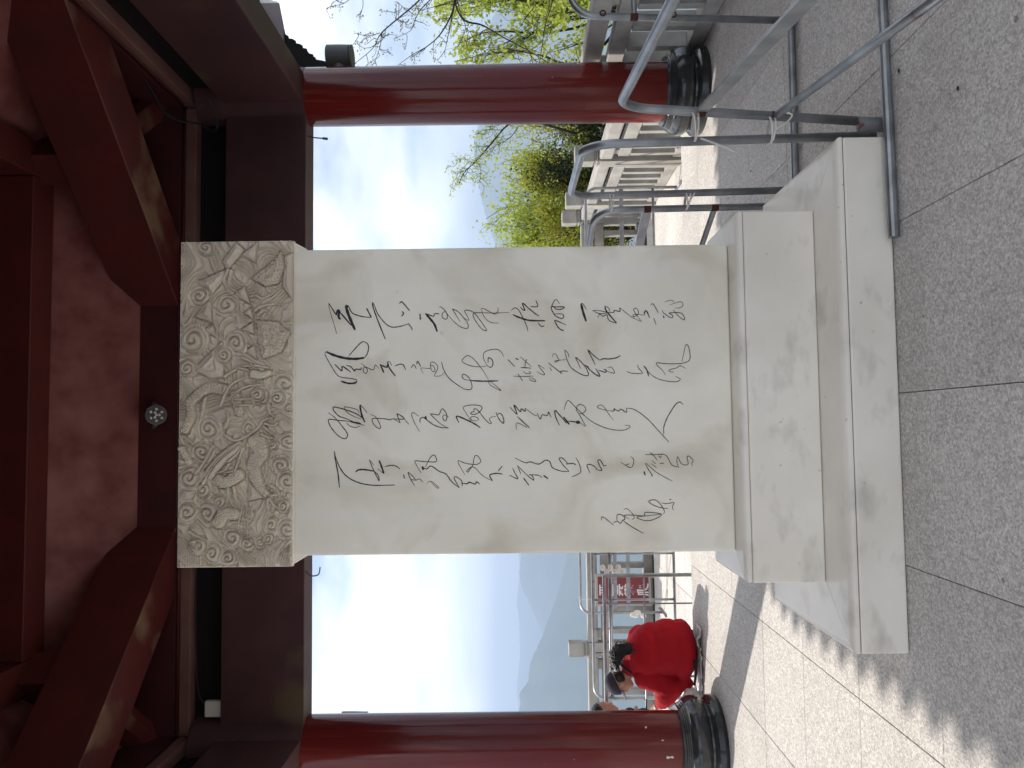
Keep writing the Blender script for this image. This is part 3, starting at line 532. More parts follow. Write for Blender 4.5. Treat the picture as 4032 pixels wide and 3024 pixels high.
# corner beams that cut the corners at 45 degrees
for k in range(4):
    a = 3.52 / 2; c0 = a + 0.14      # centre line |x|+|y| = 3.80
    p = rot4(k, 3.80 - 2.86, 2.86); q = rot4(k, 2.86, 3.80 - 2.86)
    L(MB().obox(p, q, 0.396, 4.43, 4.91).build('corner_beam', CORNERP, pav, bevel=0.008))
# upper ring on short posts
for k in range(4):
    e = 1.756
    side(k, rect(1.756, 2.006, 5.13, 5.62), -1.75 - .25 * (k % 2), 1.75 + .25 * (k % 2), 'ring_beam', RINGP)
    c = rot4(k, 1.90, 1.90)
    L(MB().lathe([(0.12, 4.908), (0.12, 5.135)], 20, (c[0], c[1], 0)).build('short_post', BEAMDK, pav))
# hip beams: rounded tail inside, rising end outside under the corner, with a grey carved tip
for k in range(4):
    dirv = Vector(rot4(k, 1, 1)) - Vector((CX, CYP)); dirv.normalize(); n = Vector((-dirv.y, dirv.x))
    def dp(r, z, s): 
        q = Vector((CX, CYP)) + dirv * r + n * s; return (q.x, q.y, z)
    tail = MB(); prof = [(-.12, 5.1), (-.12, 4.66), (-.085, 4.585), (0, 4.555), (.085, 4.585), (.12, 4.66), (.12, 5.1)]
    v = [dp(2.55, z + .22, s) for s, z in prof] + [dp(3.70, z, s) for s, z in prof]; m_ = len(prof)
    tail.add(v, [tuple(range(m_)), tuple(range(2 * m_ - 1, m_ - 1, -1))] + [(i, m_ + i, m_ + (i + 1) % m_, (i + 1) % m_) for i in range(m_)])
    L(tail.build('hip_tail', CORNERP, pav, bevel=0.005))
    low = [(4.0, 3.66), (4.6, 3.73), (5.55, 3.955), (6.27, 4.155)]; hb = MB(); v = []
    for r, z in low:
        for s in (-.11, .11):
            v += [dp(r, z, s), dp(r, z + .30, s)]
    f = []
    for i in range(3):
        o = i * 4; f += [(o, o + 2, o + 6, o + 4), (o + 1, o + 5, o + 7, o + 3), (o, o + 4, o + 5, o + 1), (o + 2, o + 3, o + 7, o + 6)]
    f += [(0, 1, 3, 2), (12, 14, 15, 13)]; hb.add(v, f)
    hbo = L(hb.build('hip_beam', CORNERP, pav, bevel=0.006))
    tip = MB(); pr = [(6.272, 4.157), (6.30, 4.17), (6.36, 4.20), (6.395, 4.255), (6.45, 4.30), (6.52, 4.33), (6.54, 4.45), (6.272, 4.455)]
    v = [dp(r, z, -.10) for r, z in pr] + [dp(r, z, .10) for r, z in pr]; m_ = len(pr)
    tip.add(v, [tuple(range(m_)), tuple(range(2 * m_ - 1, m_ - 1, -1))] + [(i, m_ + i, m_ + (i + 1) % m_, (i + 1) % m_) for i in range(m_)])
    L(tip.build('hip_tip', WHITEP, pav, bevel=0.004))
    # carved bracket from the column to the hip beam
    br = [(4.10, 3.33), (4.56, 3.335), (4.60, 3.39), (4.63, 3.45), (4.70, 3.475), (4.715, 3.52), (4.77, 3.505), (4.80, 3.55), (4.87, 3.58), (4.935, 3.60), (4.96, 3.645), (5.03, 3.66), (5.08, 3.70), (5.10, 3.745),
          (5.17, 3.755), (5.23, 3.80), (5.25, 3.845), (5.32, 3.86), (5.38, 3.905), (5.545, 3.95), (5.54, 3.96), (4.6, 3.738), (4.10, 3.68)]
    v = [dp(r, z, -.06) for r, z in br] + [dp(r, z, .06) for r, z in br]; m_ = len(br)
    bo = L(MB().add(v, [tuple(range(m_)), tuple(range(2 * m_ - 1, m_ - 1, -1))] + [(i, m_ + i, m_ + (i + 1) % m_, (i + 1) % m_) for i in range(m_)]).build('carved_bracket', DARKWOOD, pav, bevel=0.004))
# roof: soffit inside, eave soffit outside, tiled top
def roof_z(x, y, top):
    d = max(abs(x), abs(y)); corner = max(0, (min(abs(x), abs(y)) - 3.3)) * max(0, d - 2.9) / 1.68
    if d <= 2.60: z = 4.75 + (2.60 - d) * 0.82
    else: z = 4.75 - (d - 2.60) * 0.335
    return z + 0.30 * corner * (1 if d > 2.9 else 0) + (0.16 if top else 0)
def roof_mesh(name, material, top, d0, d1, nd, ns):
    v, f = [], []
    for k in range(4):
        o = len(v)
        for i in range(nd + 1):
            d = d0 + (d1 - d0) * i / nd
            for j in range(ns + 1):
                x = (-1 + 2 * j / ns) * d; px_, py_ = rot4(k, x, d); v.append((px_, py_, roof_z(x, d, top)))
        f += [(o + i * (ns + 1) + j, o + i * (ns + 1) + j + 1, o + (i + 1) * (ns + 1) + j + 1, o + (i + 1) * (ns + 1) + j) for i in range(nd) for j in range(ns)]
    return L(MB().add(v, f).build(name, material, pav, fix=False))
roof_mesh('soffit', SOFFIT, False, 0.01, 2.62, 4, 8)
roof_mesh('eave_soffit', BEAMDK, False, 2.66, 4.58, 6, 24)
roof_mesh('roof_tiling', ROOFTILE, True, 0.01, 4.60, 10, 24)
et = MB()
for k in range(4):
    for i in range(43):
        x = -4.52 + 0.2152 * i; z = roof_z(x, 4.58, False); p_, q_ = rot4(k, x, 4.42), rot4(k, x, 4.735)
        et.tube([(p_[0], p_[1], z + .15), (q_[0], q_[1], z + .085)], 0.056, 10)
        if i < 42:
            xm = x + .1076; a_, b_, c_, d_ = rot4(k, xm - .05, 4.60), rot4(k, xm + .05, 4.60), rot4(k, xm, 4.62), rot4(k, xm, 4.50)
            et.add([(a_[0], a_[1], z + .10), (b_[0], b_[1], z + .10), (c_[0], c_[1], z - .02), (d_[0], d_[1], z + .12)], [(0, 1, 2), (0, 3, 1), (1, 3, 2), (2, 3, 0)])
o = L(et.build('eave_tiles', ROOFTILE, pav)); o['kind'] = 'stuff'
fas = MB()
for k in range(4):
    v = []
    for j in range(25):
        x = -4.59 + 9.18 * j / 24; z = roof_z(min(max(x, -4.58), 4.58), 4.58, False); a_ = rot4(k, x, 4.59); v += [(a_[0], a_[1], z - .03), (a_[0], a_[1], z + .17)]
    fas.add(v, [(2 * j, 2 * j + 2, 2 * j + 3, 2 * j + 1) for j in range(24)])
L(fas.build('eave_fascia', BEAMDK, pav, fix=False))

# ------------------------------------------------------------------ lamps, box, cables on the pavilion
def turned(o, loc, d):
    o.location = loc; o.rotation_euler = Vector(d).to_track_quat('Z', 'Y').to_euler(); return o
lamp = thing('floodlight', 'round grey finned floodlight with many small lenses under the roof above the stele', 'floodlight')
hd = MB().lathe([(0.05, 0), (0.072, 0.01), (0.074, 0.085), (0.080, 0.09), (0.080, 0.115), (0.072, 0.117)], 32).build('housing', LAMPG, lamp); sharp(hd, 30)
MB().lathe([(0.0715, 0.1175), (0.0715, 0.121)], 32).build('lens_plate', mat('lamp_face_dark', (0.05, 0.05, 0.052), 0.3, 0.5), lamp)
for i in range(10):
    a, r = (0, 0) if i == 9 else ((i * 2 * math.pi / 6, .047) if i < 6 else ((i - 6) * 2 * math.pi / 3 + .5, .022))
    MB().ball((r * math.cos(a), r * math.sin(a), .122), (.0115, .0115, .007), 12).build('lens', GLASS, lamp, smooth=True)
for i in range(7):
    MB().box((-.002 + (i - 3) * .019, -.06, -.06), (.002 + (i - 3) * .019, .06, 0.004)).build('cooling_fin', LAMPG, lamp)
MB().bar((0.078, 0, .06), (0.10, 0, -.06), .02, .03, (0, 1, 0)).bar((-0.078, 0, .06), (-0.10, 0, -.06), .02, .03, (0, 1, 0)).bar((-.105, 0, -.06), (.105, 0, -.06), .02, .008, (0, 0, 1)).build('mounting_yoke', LAMPG, lamp)
turned(lamp, (0.135, 6.275, 4.585), (0, -.85, -.52))
def downlight(loc, toward, material, label):
    t = thing('wall_spotlight', label, 'spotlight', 'spotlights on the columns')
    h = MB().lathe([(.085, 0), (.102, .012), (.105, .10), (.105, .205), (.098, .21), (.09, .2)], 36).build('housing', material, t); sharp(h, 35)
    MB().lathe([(.098, -.012), (.103, -.01), (.103, .001), (.09, .002)], 36).build('trim_ring', material, t)
    MB().lathe([(.08, -.006), (.08, -.002)], 30).build('lens', GLASS, t)
    MB().tube([(0, 0, .1), (toward[0] * .09, toward[1] * .09, .1), (toward[0] * .215, toward[1] * .215, .1)], .05, 20).build('arm', material, t)
    t.location = loc; return t
downlight((3.255, 6.55, 3.03), (-.98, -.2), LAMPG, 'dark grey cylinder spotlight on the outer side of the column by the leafless branches')
downlight((-2.545, 6.79, 2.96), (-.2, -.98), LAMPL, 'light grey spotlight peeping out behind the column beside the person in red')
jb = tag(MB().box((-2.33, 6.38, 4.052), (-2.20, 6.43, 4.195)).build('junction_box', WHITEP, bevel=0.012), 'small white plastic box in the dark gap between the two beams', 'box')
def cat(pts, n=6): return [tuple(p) for p in smoothp3(pts, n)]
def smoothp3(pts, n=8):
    pts = [np.array(p, float) for p in pts]; pts = [pts[0]] + pts + [pts[-1]]; out = []
    for i in range(1, len(pts) - 2):
        for k in range(n):
            t = k / n; a, b, c, d = pts[i - 1:i + 3]; out.append(.5 * ((2 * b) + (-a + c) * t + (2 * a - 5 * b + 4 * c - d) * t * t + (-a + 3 * b - 3 * c + d) * t ** 3))
    return out + [pts[-1]]
tag(MB().tube([(-2.45, 6.332, 4.395), (2.70, 6.332, 4.395)], .008, 8).build('conduit', REDPIPE, smooth=True), 'thin red painted conduit along the beam behind the stele top', 'conduit')
tag(MB().tube([(2.722, 6.2, 4.36), (2.722, 1.2, 4.36)], .008, 8).build('conduit', REDPIPE, smooth=True), 'thin red painted conduit along the side beam above the barrier', 'conduit')
tag(MB().tube(cat([(-2.23, 6.40, 4.19), (-2.1, 6.41, 4.26), (-1.5, 6.42, 4.29), (-.4, 6.42, 4.28)]), .005, 6).build('cable', CABLE, smooth=True), 'thin dark cable running from the white box into the beam gap', 'cable')
for i in range(3):
    tag(MB().tube(cat([(2.70 - .02 * i, 5.75, 4.44 - .012 * i), (2.60 - .02 * i, 6.05, 4.46 - .02 * i), (2.58 - .012 * i, 6.20, 4.38 - .012 * i), (2.57, 6.29 - .012 * i, 4.25), (2.52 - .01 * i, 6.28, 4.12), (2.55, 6.2 - .02 * i, 4.06), (2.66, 6.0 - .02 * i, 4.058)]), .006, 6).build('cable', CABLE, smooth=True),
        ('uppermost', 'middle', 'lowest')[i] + ' of three bundled dark cables drooping in the roof corner', 'cable', 'bundled cables in the roof corner')
tag(MB().tube(cat([(2.50, 6.4, 3.372), (2.485, 6.4, 3.33), (2.475, 6.4, 3.24)]), .0055, 6).tube([(2.475, 6.4, 3.24), (2.47, 6.4, 3.20)], .011, 8).build('cable_end', mat('purple_cable', (.07, .06, .16), .5)), 'short loose cable end hanging below the beam near the column', 'cable')
tag(MB().tube(cat([(-1.16, 6.4, 3.372), (-1.20, 6.4, 3.33), (-1.19, 6.4, 3.27), (-1.13, 6.4, 3.255)]), .0055, 6).build('cable_end', bpy.data.materials['purple_cable'], smooth=True), 'curled loose cable end hanging below the beam beside the stele', 'cable')

# ------------------------------------------------------------------ stone balustrades
def balustrade(label, p, q, z0, posts, nb, thick=0.16, back=None, ends=True, hgt=1.0):
    """posts: distances along p-q of post centres; nb balusters per bay"""
    t = thing('stone_balustrade', label, 'balustrade'); t.location = (p[0], p[1], z0)
    p = Vector(p); q = Vector(q); d = (q - p).normalized(); Ln = (q - p).length
    def seg(a, b, wd, za, zb, nm, off=0, bev=0.006, mt=BALU):
        n = Vector((-d.y, d.x)) * off; o = MB().obox(p + d * a + n, p + d * b + n, wd, z0 + za, z0 + zb).build(nm, mt, t, bevel=bev); return W(o)
    for s in posts:
        c = p + d * s
        po = W(MB().obox(c - d * .105, c + d * .105, .21, z0, z0 + .985).build('post', BALU, t, bevel=0.006))
        for (za, zb, wd) in ((.987, 1.01, .18), (1.012, 1.035, .205), (1.037, 1.06, .18), (1.062, 1.29, .205)):
            h = MB().obox(c - d * wd / 2, c + d * wd / 2, wd, z0 + za, z0 + zb).build('post_cap', BALU, po, bevel=0.008); pass
    ed = sorted(posts)
    bays = [(a + .107, b - .107) for a, b in zip(ed[:-1], ed[1:])]
    if ends:
        if ed[0] > .3: bays.insert(0, (0, ed[0] - .107))
        if ed[-1] < Ln - .3: bays.append((ed[-1] + .107, Ln))
    for a, b in bays:
        seg(a, b, thick, .845, 1.0, 'handrail', bev=0.02)
        seg(a, b, thick * .62, .645, .785, 'middle_rail')
        seg(a, b, thick * .8, .004, .135, 'bottom_rail', bev=0.01)
        m = max(1, round(nb * (b - a) / 1.62)); sp_ = (b - a) / m
        for i in range(m):
            c = a + sp_ * (i + .5); seg(c - .04, c + .04, thick * .78, .137, .643, 'baluster', bev=0.004)
        for c in (a + .12, b - .12): seg(c - .07, c + .07, thick * .45, .787, .843, 'rail_block', bev=0.004)
    return t
balustrade('weathered grey stone balustrade in shade beside the glossy column and spotlight', (3.28, 2.2), (3.28, 6.9), 0.0, [0.2, 1.75, 3.27], 5, .17)
balustrade('sunlit pale stone balustrade running back from the column past the shrubs', (3.27, 7.45), (3.27, 11.75), LOWZ, [1.70, 3.53], 7, .17)
balustrade('far grey stone balustrade along the terrace edge behind the person and the sign', (-13.0, 11.93), (3.37, 11.93), LOWZ, [.3, 2.1, 3.95, 5.8, 7.65, 9.63, 11.48, 13.3, 14.9, 16.27], 5, .17)

# ------------------------------------------------------------------ steel barriers
def ring(c, r=.015, t=.006, ax='y'):
    pts = []
    for k in range(13):
        a = 2 * math.pi * k / 12; pts.append((c[0] + r * math.cos(a), c[1], c[2] + r * math.sin(a)) if ax == 'y' else (c[0], c[1] + r * math.cos(a), c[2] + r * math.sin(a)))
    return pts
def barrier(label, p, q, z0, h, rails, uprights=(), r=.021, lean=(0, 0), bend=.14, feet=True, footdir=None, gr='steel queue barriers', rods=()):
    t = thing('steel_barrier', label, 'barrier', gr); t.location = (p[0], p[1], z0)
    p = Vector((p[0], p[1], z0)); q = Vector((q[0], q[1], z0)); d = (q - p).normalized(); le = Vector((lean[0], lean[1], 0)); Ln = (q - p).length
    path = [p + Vector((0, 0, .02))]
    up = Vector((0, 0, h)) + le
    top0, top1 = p + up, q + up
    uh = up.normalized()
    for k in range(9):
        a = math.pi / 2 * k / 8; path.append(top0 - uh * bend + uh * bend * math.sin(a) + d * bend * (1 - math.cos(a)))
    for k in range(9):
        a = math.pi / 2 * (1 - k / 8); path.append(top1 - uh * bend + uh * bend * math.sin(a) - d * bend * (1 - math.cos(a)))
    path.append(q + Vector((0, 0, .02)))
    W(MB().tube(path, r, 14).build('frame_tube', STEEL, t, smooth=True))
    for (frac, kind) in rails:
        a = p + up * frac + d * r * .8; b = q + up * frac - d * r * .8
        if kind == 'flat': W(MB().bar(a, b, .012, .052).build('flat_rail', STEEL, t))
        elif kind == 'thin': W(MB().tube([a, b], .008, 8).build('thin_rail', STEEL, t, smooth=True))
        else: W(MB().tube([a, b], .0165, 12).build('rail', STEEL, t, smooth=True))
    for (frac, kind) in rails:
        if kind != 'thin' and r > .019:
            for e_ in (p, q): W(MB().tube([e_ + up * (frac - .017), e_ + up * (frac + .017)], r * 1.025, 14).build('weld_collar', RUST, t, smooth=True))
    for s, f0, f1, rr in uprights:
        c = p + d * (s * Ln); W(MB().tube([c + up * f0, c + up * f1], rr, 8).build('upright', STEEL, t, smooth=True))
    if feet:
        n = footdir or Vector((-d.y, d.x, 0))
        for c in (p, q): W(MB().tube([c + n * -.24 + Vector((0, 0, .016)), c + n * .24 + Vector((0, 0, .016))], .016, 10).build('foot', STEEL, t, smooth=True))
    for c in (p,):
        for fr in ((.86, .55) if h > 1.27 and Ln < .9 else ()): W(MB().tube(ring(c + up * fr + Vector((.004, -r - .008, 0))), .0045, 6).build('coupling_ring', RUST, t, smooth=True))
    return t
barrier('nearest steel barrier with its post beside the stele plinth, leaving the frame', (1.30, 3.275), (0.985, 1.30), 0, 1.15, [(.69, 'flat'), (.41, 'round')], r=.0198, lean=(.085, 0), feet=False)
b2 = barrier('tall steel barrier tied to the nearest post, standing along the side of the plinth', (1.262, 3.33), (1.315, 4.27), 0, 1.30, [], r=.0198, lean=(-.02, 0), feet=False)
b3 = barrier('steel barrier slanting away behind the stele from the plinth corner', (1.25, 4.36), (0.55, 6.0), 0, 1.156, [(.735, 'flat'), (.40, 'round')], r=.0198, feet=False, lean=(-.01, 0))
b5 = barrier('tall steel barrier standing before the shaded stone balustrade', (2.275, 4.235), (3.14, 4.25), 0, 1.28, [(.72, 'round')], r=.0198, lean=(.05, 0), feet=False)
tag(MB().tube([(0.775, 3.19, .024), (2.9, 3.235, .024)], .022, 12).add(*(lambda m: (m.v, m.f))(MB().tube([(1.285, 3.262, .012), (1.288, 3.262, .13)], .031, 14))).build('floor_rail', STEEL), 'steel floor rail lying along the front edge of the plinth, open end left', 'rail')
tag(MB().tube([(1.36, 4.295, .022), (2.36, 4.275, .022)], .021, 12).build('floor_rail', STEEL), 'short steel floor rail behind the plinth corner, between two posts', 'rail')
barrier('far steel barrier standing across the terrace before the sunlit balustrade', (2.93, 9.33), (1.0, 9.33), LOWZ, 1.15, [(.62, 'flat'), (.28, 'round')], [(.5, .28, .62, .01)], r=.018)
barrier('steel barrier with bent end above the cap of the person in red', (-1.05, 9.0), (-3.11, 9.0), LOWZ, 1.175, [(.84, 'thin'), (.20, 'round'), (.82, 'round')], [(.205, .2, .98, .012), (.46, .2, .98, .014), (.75, .2, .98, .012), (.62, .2, .98, .008)], r=.0185, feet=False)
barrier('steel barrier with splayed foot in front of the red sign', (-1.0, 11.0), (-2.62, 11.0), LOWZ, 1.165, [(.58, 'flat'), (.42, 'flat')], [(.35, .2, .98, .012)], r=.018)
barrier('near steel barrier just below the platform edge, with a thick end post', (-1.49, 7.8), (-3.3, 7.8), LOWZ, 1.17, [(.66, 'thin')], [(.155, 0, .98, .008), (.55, .0, .98, .012)], r=.0185, feet=False, bend=.02)
def tie(label, c, r, tail=None, axis='z', turns=2):
    m = MB(); pts = []
    for k in range(turns * 12 + 1):
        a = 2 * math.pi * k / 12; pts.append((c[0] + r[0] * math.cos(a), c[1] + r[1] * math.sin(a), c[2] + .012 * k / 12 + .01 * math.sin(a * .5 + 1)))
    m.tube(pts, .0042, 6)
    if tail: m.tube(cat(tail), .0042, 6)
    return tag(m.build('rope_tie', ROPE, smooth=True), label, 'rope', 'rope ties on the barriers')
tie('white cord tied round two barrier posts, its tail hanging over the bright paving', (1.305, 3.30, .805), (.065, .055), [(1.24, 3.27, .80), (1.215, 3.25, .76), (1.19, 3.24, .71), (1.165, 3.24, .66)])
tie('white cord knotted round two barrier posts low beside the plinth', (1.285, 3.30, .475), (.06, .055), [(1.26, 3.24, .49), (1.29, 3.23, .44), (1.33, 3.25, .41), (1.34, 3.25, .45)])
tie('white cord joining two barriers at their upper bend', (1.275, 4.315, 1.05), (.05, .07))
tie('white cord knotted round two barrier posts over the paving joint', (1.275, 4.315, .62), (.045, .07), [(1.24, 4.25, .64), (1.30, 4.25, .60)])
tie('white rag strip tied high on a far barrier near the sign', (-2.42, 10.98, .76), (.035, .05), [(-2.42, 10.93, .76), (-2.40, 10.9, .66), (-2.44, 10.9, .60)])
rag = MB(); 
for k in range(7): rag.ball((-2.63 + .03 * math.sin(k * 2), 10.93, .02 - .05 * (k % 3) + .03 * math.cos(k * 1.7)), (.035, .03, .04), 8)
ro_ = tag(rag.build('cloth_rag', ROPE), 'crumpled white cloth tied low on a barrier post beside the person in red', 'cloth')
mm = ro_.modifiers.new('r', 'REMESH'); mm.mode = 'VOXEL'; mm.voxel_size = .008
rag = MB()
for k in range(6): rag.ball((-1.62 - .05 * (k % 2), 8.95, .66 - .045 * k), (.04, .03, .035), 8)
ro_ = tag(rag.build('cloth_rag', ROPE), 'white cloth wound round a barrier rail beside the stele', 'cloth')
mm = ro_.modifiers.new('r', 'REMESH'); mm.mode = 'VOXEL'; mm.voxel_size = .008

def scrap(label, c, r, m_):
    o = MB().ball(c, r, 8).build('dry_leaf', m_); return tag(o, label, 'leaf', 'scraps on the paving')
DRYL = mat('dry_leaf', (.06, .04, .03), .9, .1)
scrap('small dark scrap on the paving beside the long floor rail', (1.46, 3.13, .006), (.011, .005, .004), DRYL)
scrap('dark crumpled scrap on the open paving in the foreground', (1.20, 2.72, .006), (.009, .006, .004), DRYL)
scrap('tiny brown leaf on the paving near the shaded balustrade', (1.72, 5.15, .006), (.008, .006, .003), DRYL)

# ------------------------------------------------------------------ sign
sg = thing('warning_sign', 'red warning board with white characters in a pale frame behind the barriers', 'sign'); sg.location = (-2.45, 11.72, LOWZ)
SIGNR = mat('sign_red', (0.25, 0.055, 0.058), 0.5, 0.3, vary=0.15, vscale=6); SIGNF = mat('sign_frame', (0.40, 0.36, 0.33), 0.6, 0.3); SIGNW = mat('sign_white', (0.72, 0.70, 0.70), 0.5)
SXA, SXB, SZA, SZB = -2.69, -2.21, -.35, .49
W(MB().box((SXA + .04, 11.70, SZA + .04), (SXB - .04, 11.715, SZB - .04)).build('board', SIGNR, sg))
for a, b in (((SXA, 11.69, SZA), (SXA + .04, 11.72, SZB)), ((SXB - .04, 11.69, SZA), (SXB, 11.72, SZB)), ((SXA + .041, 11.69, SZA), (SXB - .041, 11.72, SZA + .04)), ((SXA + .041, 11.69, SZB - .04), (SXB - .041, 11.72, SZB))):
    W(MB().box(a, b).build('frame', SIGNF, sg, bevel=.004))
for a in (SXA + .06, SXB - .06): W(MB().box((a - .015, 11.72, LOWZ + .004), (a + .015, 11.74, SZB)).build('leg', SIGNF, sg))
for i, chx in enumerate('严禁攀爬'):
    cu = bpy.data.curves.new('lettering', 'FONT'); cu.body = chx; cu.size = .19; cu.align_x = 'CENTER'; cu.align_y = 'CENTER'; cu.extrude = .001; cu.offset = .0035
    tmp = bpy.data.objects.new('tmp', cu); COL.objects.link(tmp)
    dg = bpy.context.evaluated_depsgraph_get(); me = bpy.data.meshes.new_from_object(tmp.evaluated_get(dg)); COL.objects.unlink(tmp); bpy.data.objects.remove(tmp)
    me.transform(Matrix.Translation((-2.45, 11.698, .335 - .19 * i)) @ Matrix.Rotation(R(90), 4, 'X')); me.materials.clear(); me.materials.append(SIGNW); me.name = 'character'
    o = bpy.data.objects.new('character', me); COL.objects.link(o); o.parent = sg; W(o)
# ------------------------------------------------------------------ people and bags
SKIN = mat('skin', (0.46, 0.25, 0.17), 0.5, 0.35, vary=0.1, vscale=20)
COAT = mat('red_fleece', (0.42, 0.006, 0.014), 0.8, 0.2, vary=0.15, vscale=6, bump=0.25, bscale=90)
DARKCL = mat('dark_cloth', (0.022, 0.022, 0.028), 0.8, 0.2, bump=0.2, bscale=80)
CAPM = mat('cap_cloth', (0.045, 0.038, 0.052), 0.75, 0.2, bump=0.2, bscale=120); BRIM = mat('brim_cloth', (0.14, 0.12, 0.14), 0.75, 0.2)
HAIR = mat('dark_hair', (0.018, 0.013, 0.012), 0.4, 0.4, bump=0.4, bscale=90)
def capsule(m, a, b, ra, rb, n=12):
    a, b = Vector(a), Vector(b); k = 6
    for i in range(k + 1):
        t = i / k; m.ball(a.lerp(b, t), ra + (rb - ra) * t, n)
def soft(m, name, material, parent, vox=.012, it=6, fold=0.0, fs=9.0):
    o = m.build(name, material, parent, smooth=True); W(o)
    r = o.modifiers.new('remesh', 'REMESH'); r.mode = 'VOXEL'; r.voxel_size = vox; r.use_smooth_shade = True
    s = o.modifiers.new('smooth', 'SMOOTH'); s.factor = .5; s.iterations = it
    if fold:
        tx = bpy.data.textures.new(name, 'CLOUDS'); tx.noise_scale = 1 / fs; tx.noise_depth = 2
        d = o.modifiers.new('fold', 'DISPLACE'); d.texture = tx; d.strength = fold; d.mid_level = .5; d.texture_coords = 'LOCAL'
    return o
def head(m, c, f, up, s=1.0):
    """head with nose, brow, chin, ears; c centre, f facing"""
    f = Vector(f).normalized(); up = Vector(up); up = (up - f * up.dot(f)).normalized(); l = up.cross(f)
    rot = Matrix((l, f, up)).transposed(); C_ = Vector(c)
    def at(x, y, z): return C_ + (l * x + f * y + up * z) * s
    m.ball(at(0, -.01, .025), (.074 * s, .092 * s, .09 * s), 16, rot); m.ball(at(0, .02, -.035), (.058 * s, .066 * s, .072 * s), 14, rot)
    m.ball(at(0, .062, -.085), (.03 * s, .024 * s, .022 * s), 10, rot)
    m.ball(at(0, .088, -.012), (.013 * s, .016 * s, .022 * s), 8, rot); m.ball(at(0, .098, -.024), (.015 * s, .014 * s, .011 * s), 8, rot)
    m.ball(at(0, .078, .022), (.05 * s, .014 * s, .012 * s), 8, rot); m.ball(at(0, .083, -.052), (.024 * s, .010 * s, .007 * s), 8, rot); m.ball(at(0, .08, -.064), (.02 * s, .010 * s, .007 * s), 8, rot)
    for sx in (-1, 1): m.ball(at(.075 * sx, -.005, -.01), (.010 * s, .018 * s, .03 * s), 8, rot)
    return at, l, f, up, rot
def fingers(m, w_, d, n_, k=.0085, curl=.6):
    """palm and five bent fingers at wrist w_, pointing d, palm normal n_"""
    d = Vector(d).normalized(); n_ = Vector(n_); n_ = (n_ - d * n_.dot(d)).normalized(); sd = d.cross(n_); w_ = Vector(w_)
    for i in range(4): capsule(m, w_ + sd * (i - 1.5) * .012, w_ + d * .075 + sd * (i - 1.5) * .019, .015, .012, 8)
    for i, ln in enumerate((.062, .074, .069, .052)):
        p0 = w_ + d * .08 + sd * (i - 1.5) * .020; p1 = p0 + (d - n_ * curl * .4) * ln * .5; p2 = p1 + (d * .6 - n_ * curl) * ln * .5
        capsule(m, p0, p1, k, k * .95, 8); capsule(m, p1, p2, k * .95, k * .8, 8)
    b0 = w_ + d * .02 - sd * .028; b1 = b0 + (d * .6 - sd * .8) * .035; b2 = b1 + (d * .95 - sd * .2 - n_ * .3) * .032
    capsule(m, b0, b1, .012, .010, 8); capsule(m, b1, b2, .010, .008, 8)
p1 = thing('person', 'person in a red jacket and dark cap sitting on the platform edge, leaning left', 'person'); p1.location = (-2.05, 7.2, 0)
PB = MB(); HC = (-2.355, 7.245, .70); fdir = (-.90, .02, -.42); upd = (-.35, -.05, .92)
at, l_, f_, u_, rot_ = head(PB, HC, fdir, upd, 1.03)
capsule(PB, (-2.30, 7.25, .64), (-2.20, 7.27, .56), .05, .06)
capsule(PB, (-2.20, 7.27, .56), (-2.05, 7.2, .2), .09, .13)
capsule(PB, (-2.30, 7.18, .50), (-2.375, 7.11, .225), .045, .04); capsule(PB, (-2.375, 7.11, .225), (-2.565, 7.21, .375), .038, .027)
fingers(PB, (-2.565, 7.21, .378), (-.7, .35, .35), (0, -.5, .8))
capsule(PB, (-1.95, 7.34, .52), (-2.15, 7.55, .28), .045, .04); capsule(PB, (-2.15, 7.55, .28), (-2.44, 7.45, .33), .038, .027)
fingers(PB, (-2.44, 7.45, .335), (-.9, .1, .15), (0, .2, .9))
for sx in (-.13, .10):
    capsule(PB, (-2.06 + sx, 7.22, .13), (-2.14 + sx, 7.60, .12), .085, .06); capsule(PB, (-2.14 + sx, 7.60, .10), (-2.14 + sx, 7.63, -.33), .052, .036)
soft(PB, 'body', SKIN, p1, .0085, 2)
TR = MB()
for sx in (-.13, .10):
    capsule(TR, (-2.06 + sx, 7.20, .12), (-2.14 + sx, 7.61, .12), .108, .078); capsule(TR, (-2.14 + sx, 7.61, .10), (-2.14 + sx, 7.64, -.30), .07, .052)
soft(TR, 'trousers', DARKCL, p1, .014, 4)
for sx in (-.13, .10):
    SH = MB(); capsule(SH, (-2.14 + sx, 7.62, -.355), (-2.15 + sx, 7.80, -.362), .042, .036); SH.ball((-2.14 + sx, 7.60, -.352), .042); soft(SH, 'shoe', DARKCL, p1, .01, 2)
CO = MB()
CO.ball((-2.045, 7.16, .145), (.285, .20, .135), 20); CO.ball((-2.03, 7.17, .27), (.265, .185, .20), 20); CO.ball((-2.06, 7.20, .42), (.25, .175, .20), 20); CO.ball((-2.10, 7.25, .52), (.21, .15, .125), 20); CO.ball((-2.33, 7.12, .14), (.07, .07, .09), 14)
CO.ball((-1.955, 7.30, .50), (.105, .10, .11), 16); CO.ball((-2.295, 7.18, .475), (.10, .10, .105), 16); capsule(CO, (-2.12, 7.25, .58), (-2.23, 7.255, .615), .085, .072)
capsule(CO, (-2.30, 7.17, .48), (-2.38, 7.10, .235), .094, .083); capsule(CO, (-2.38, 7.10, .235), (-2.535, 7.195, .345), .08, .055)
capsule(CO, (-1.94, 7.33, .50), (-2.15, 7.55, .28), .09, .08); capsule(CO, (-2.15, 7.55, .28), (-2.39, 7.47, .325), .075, .052)
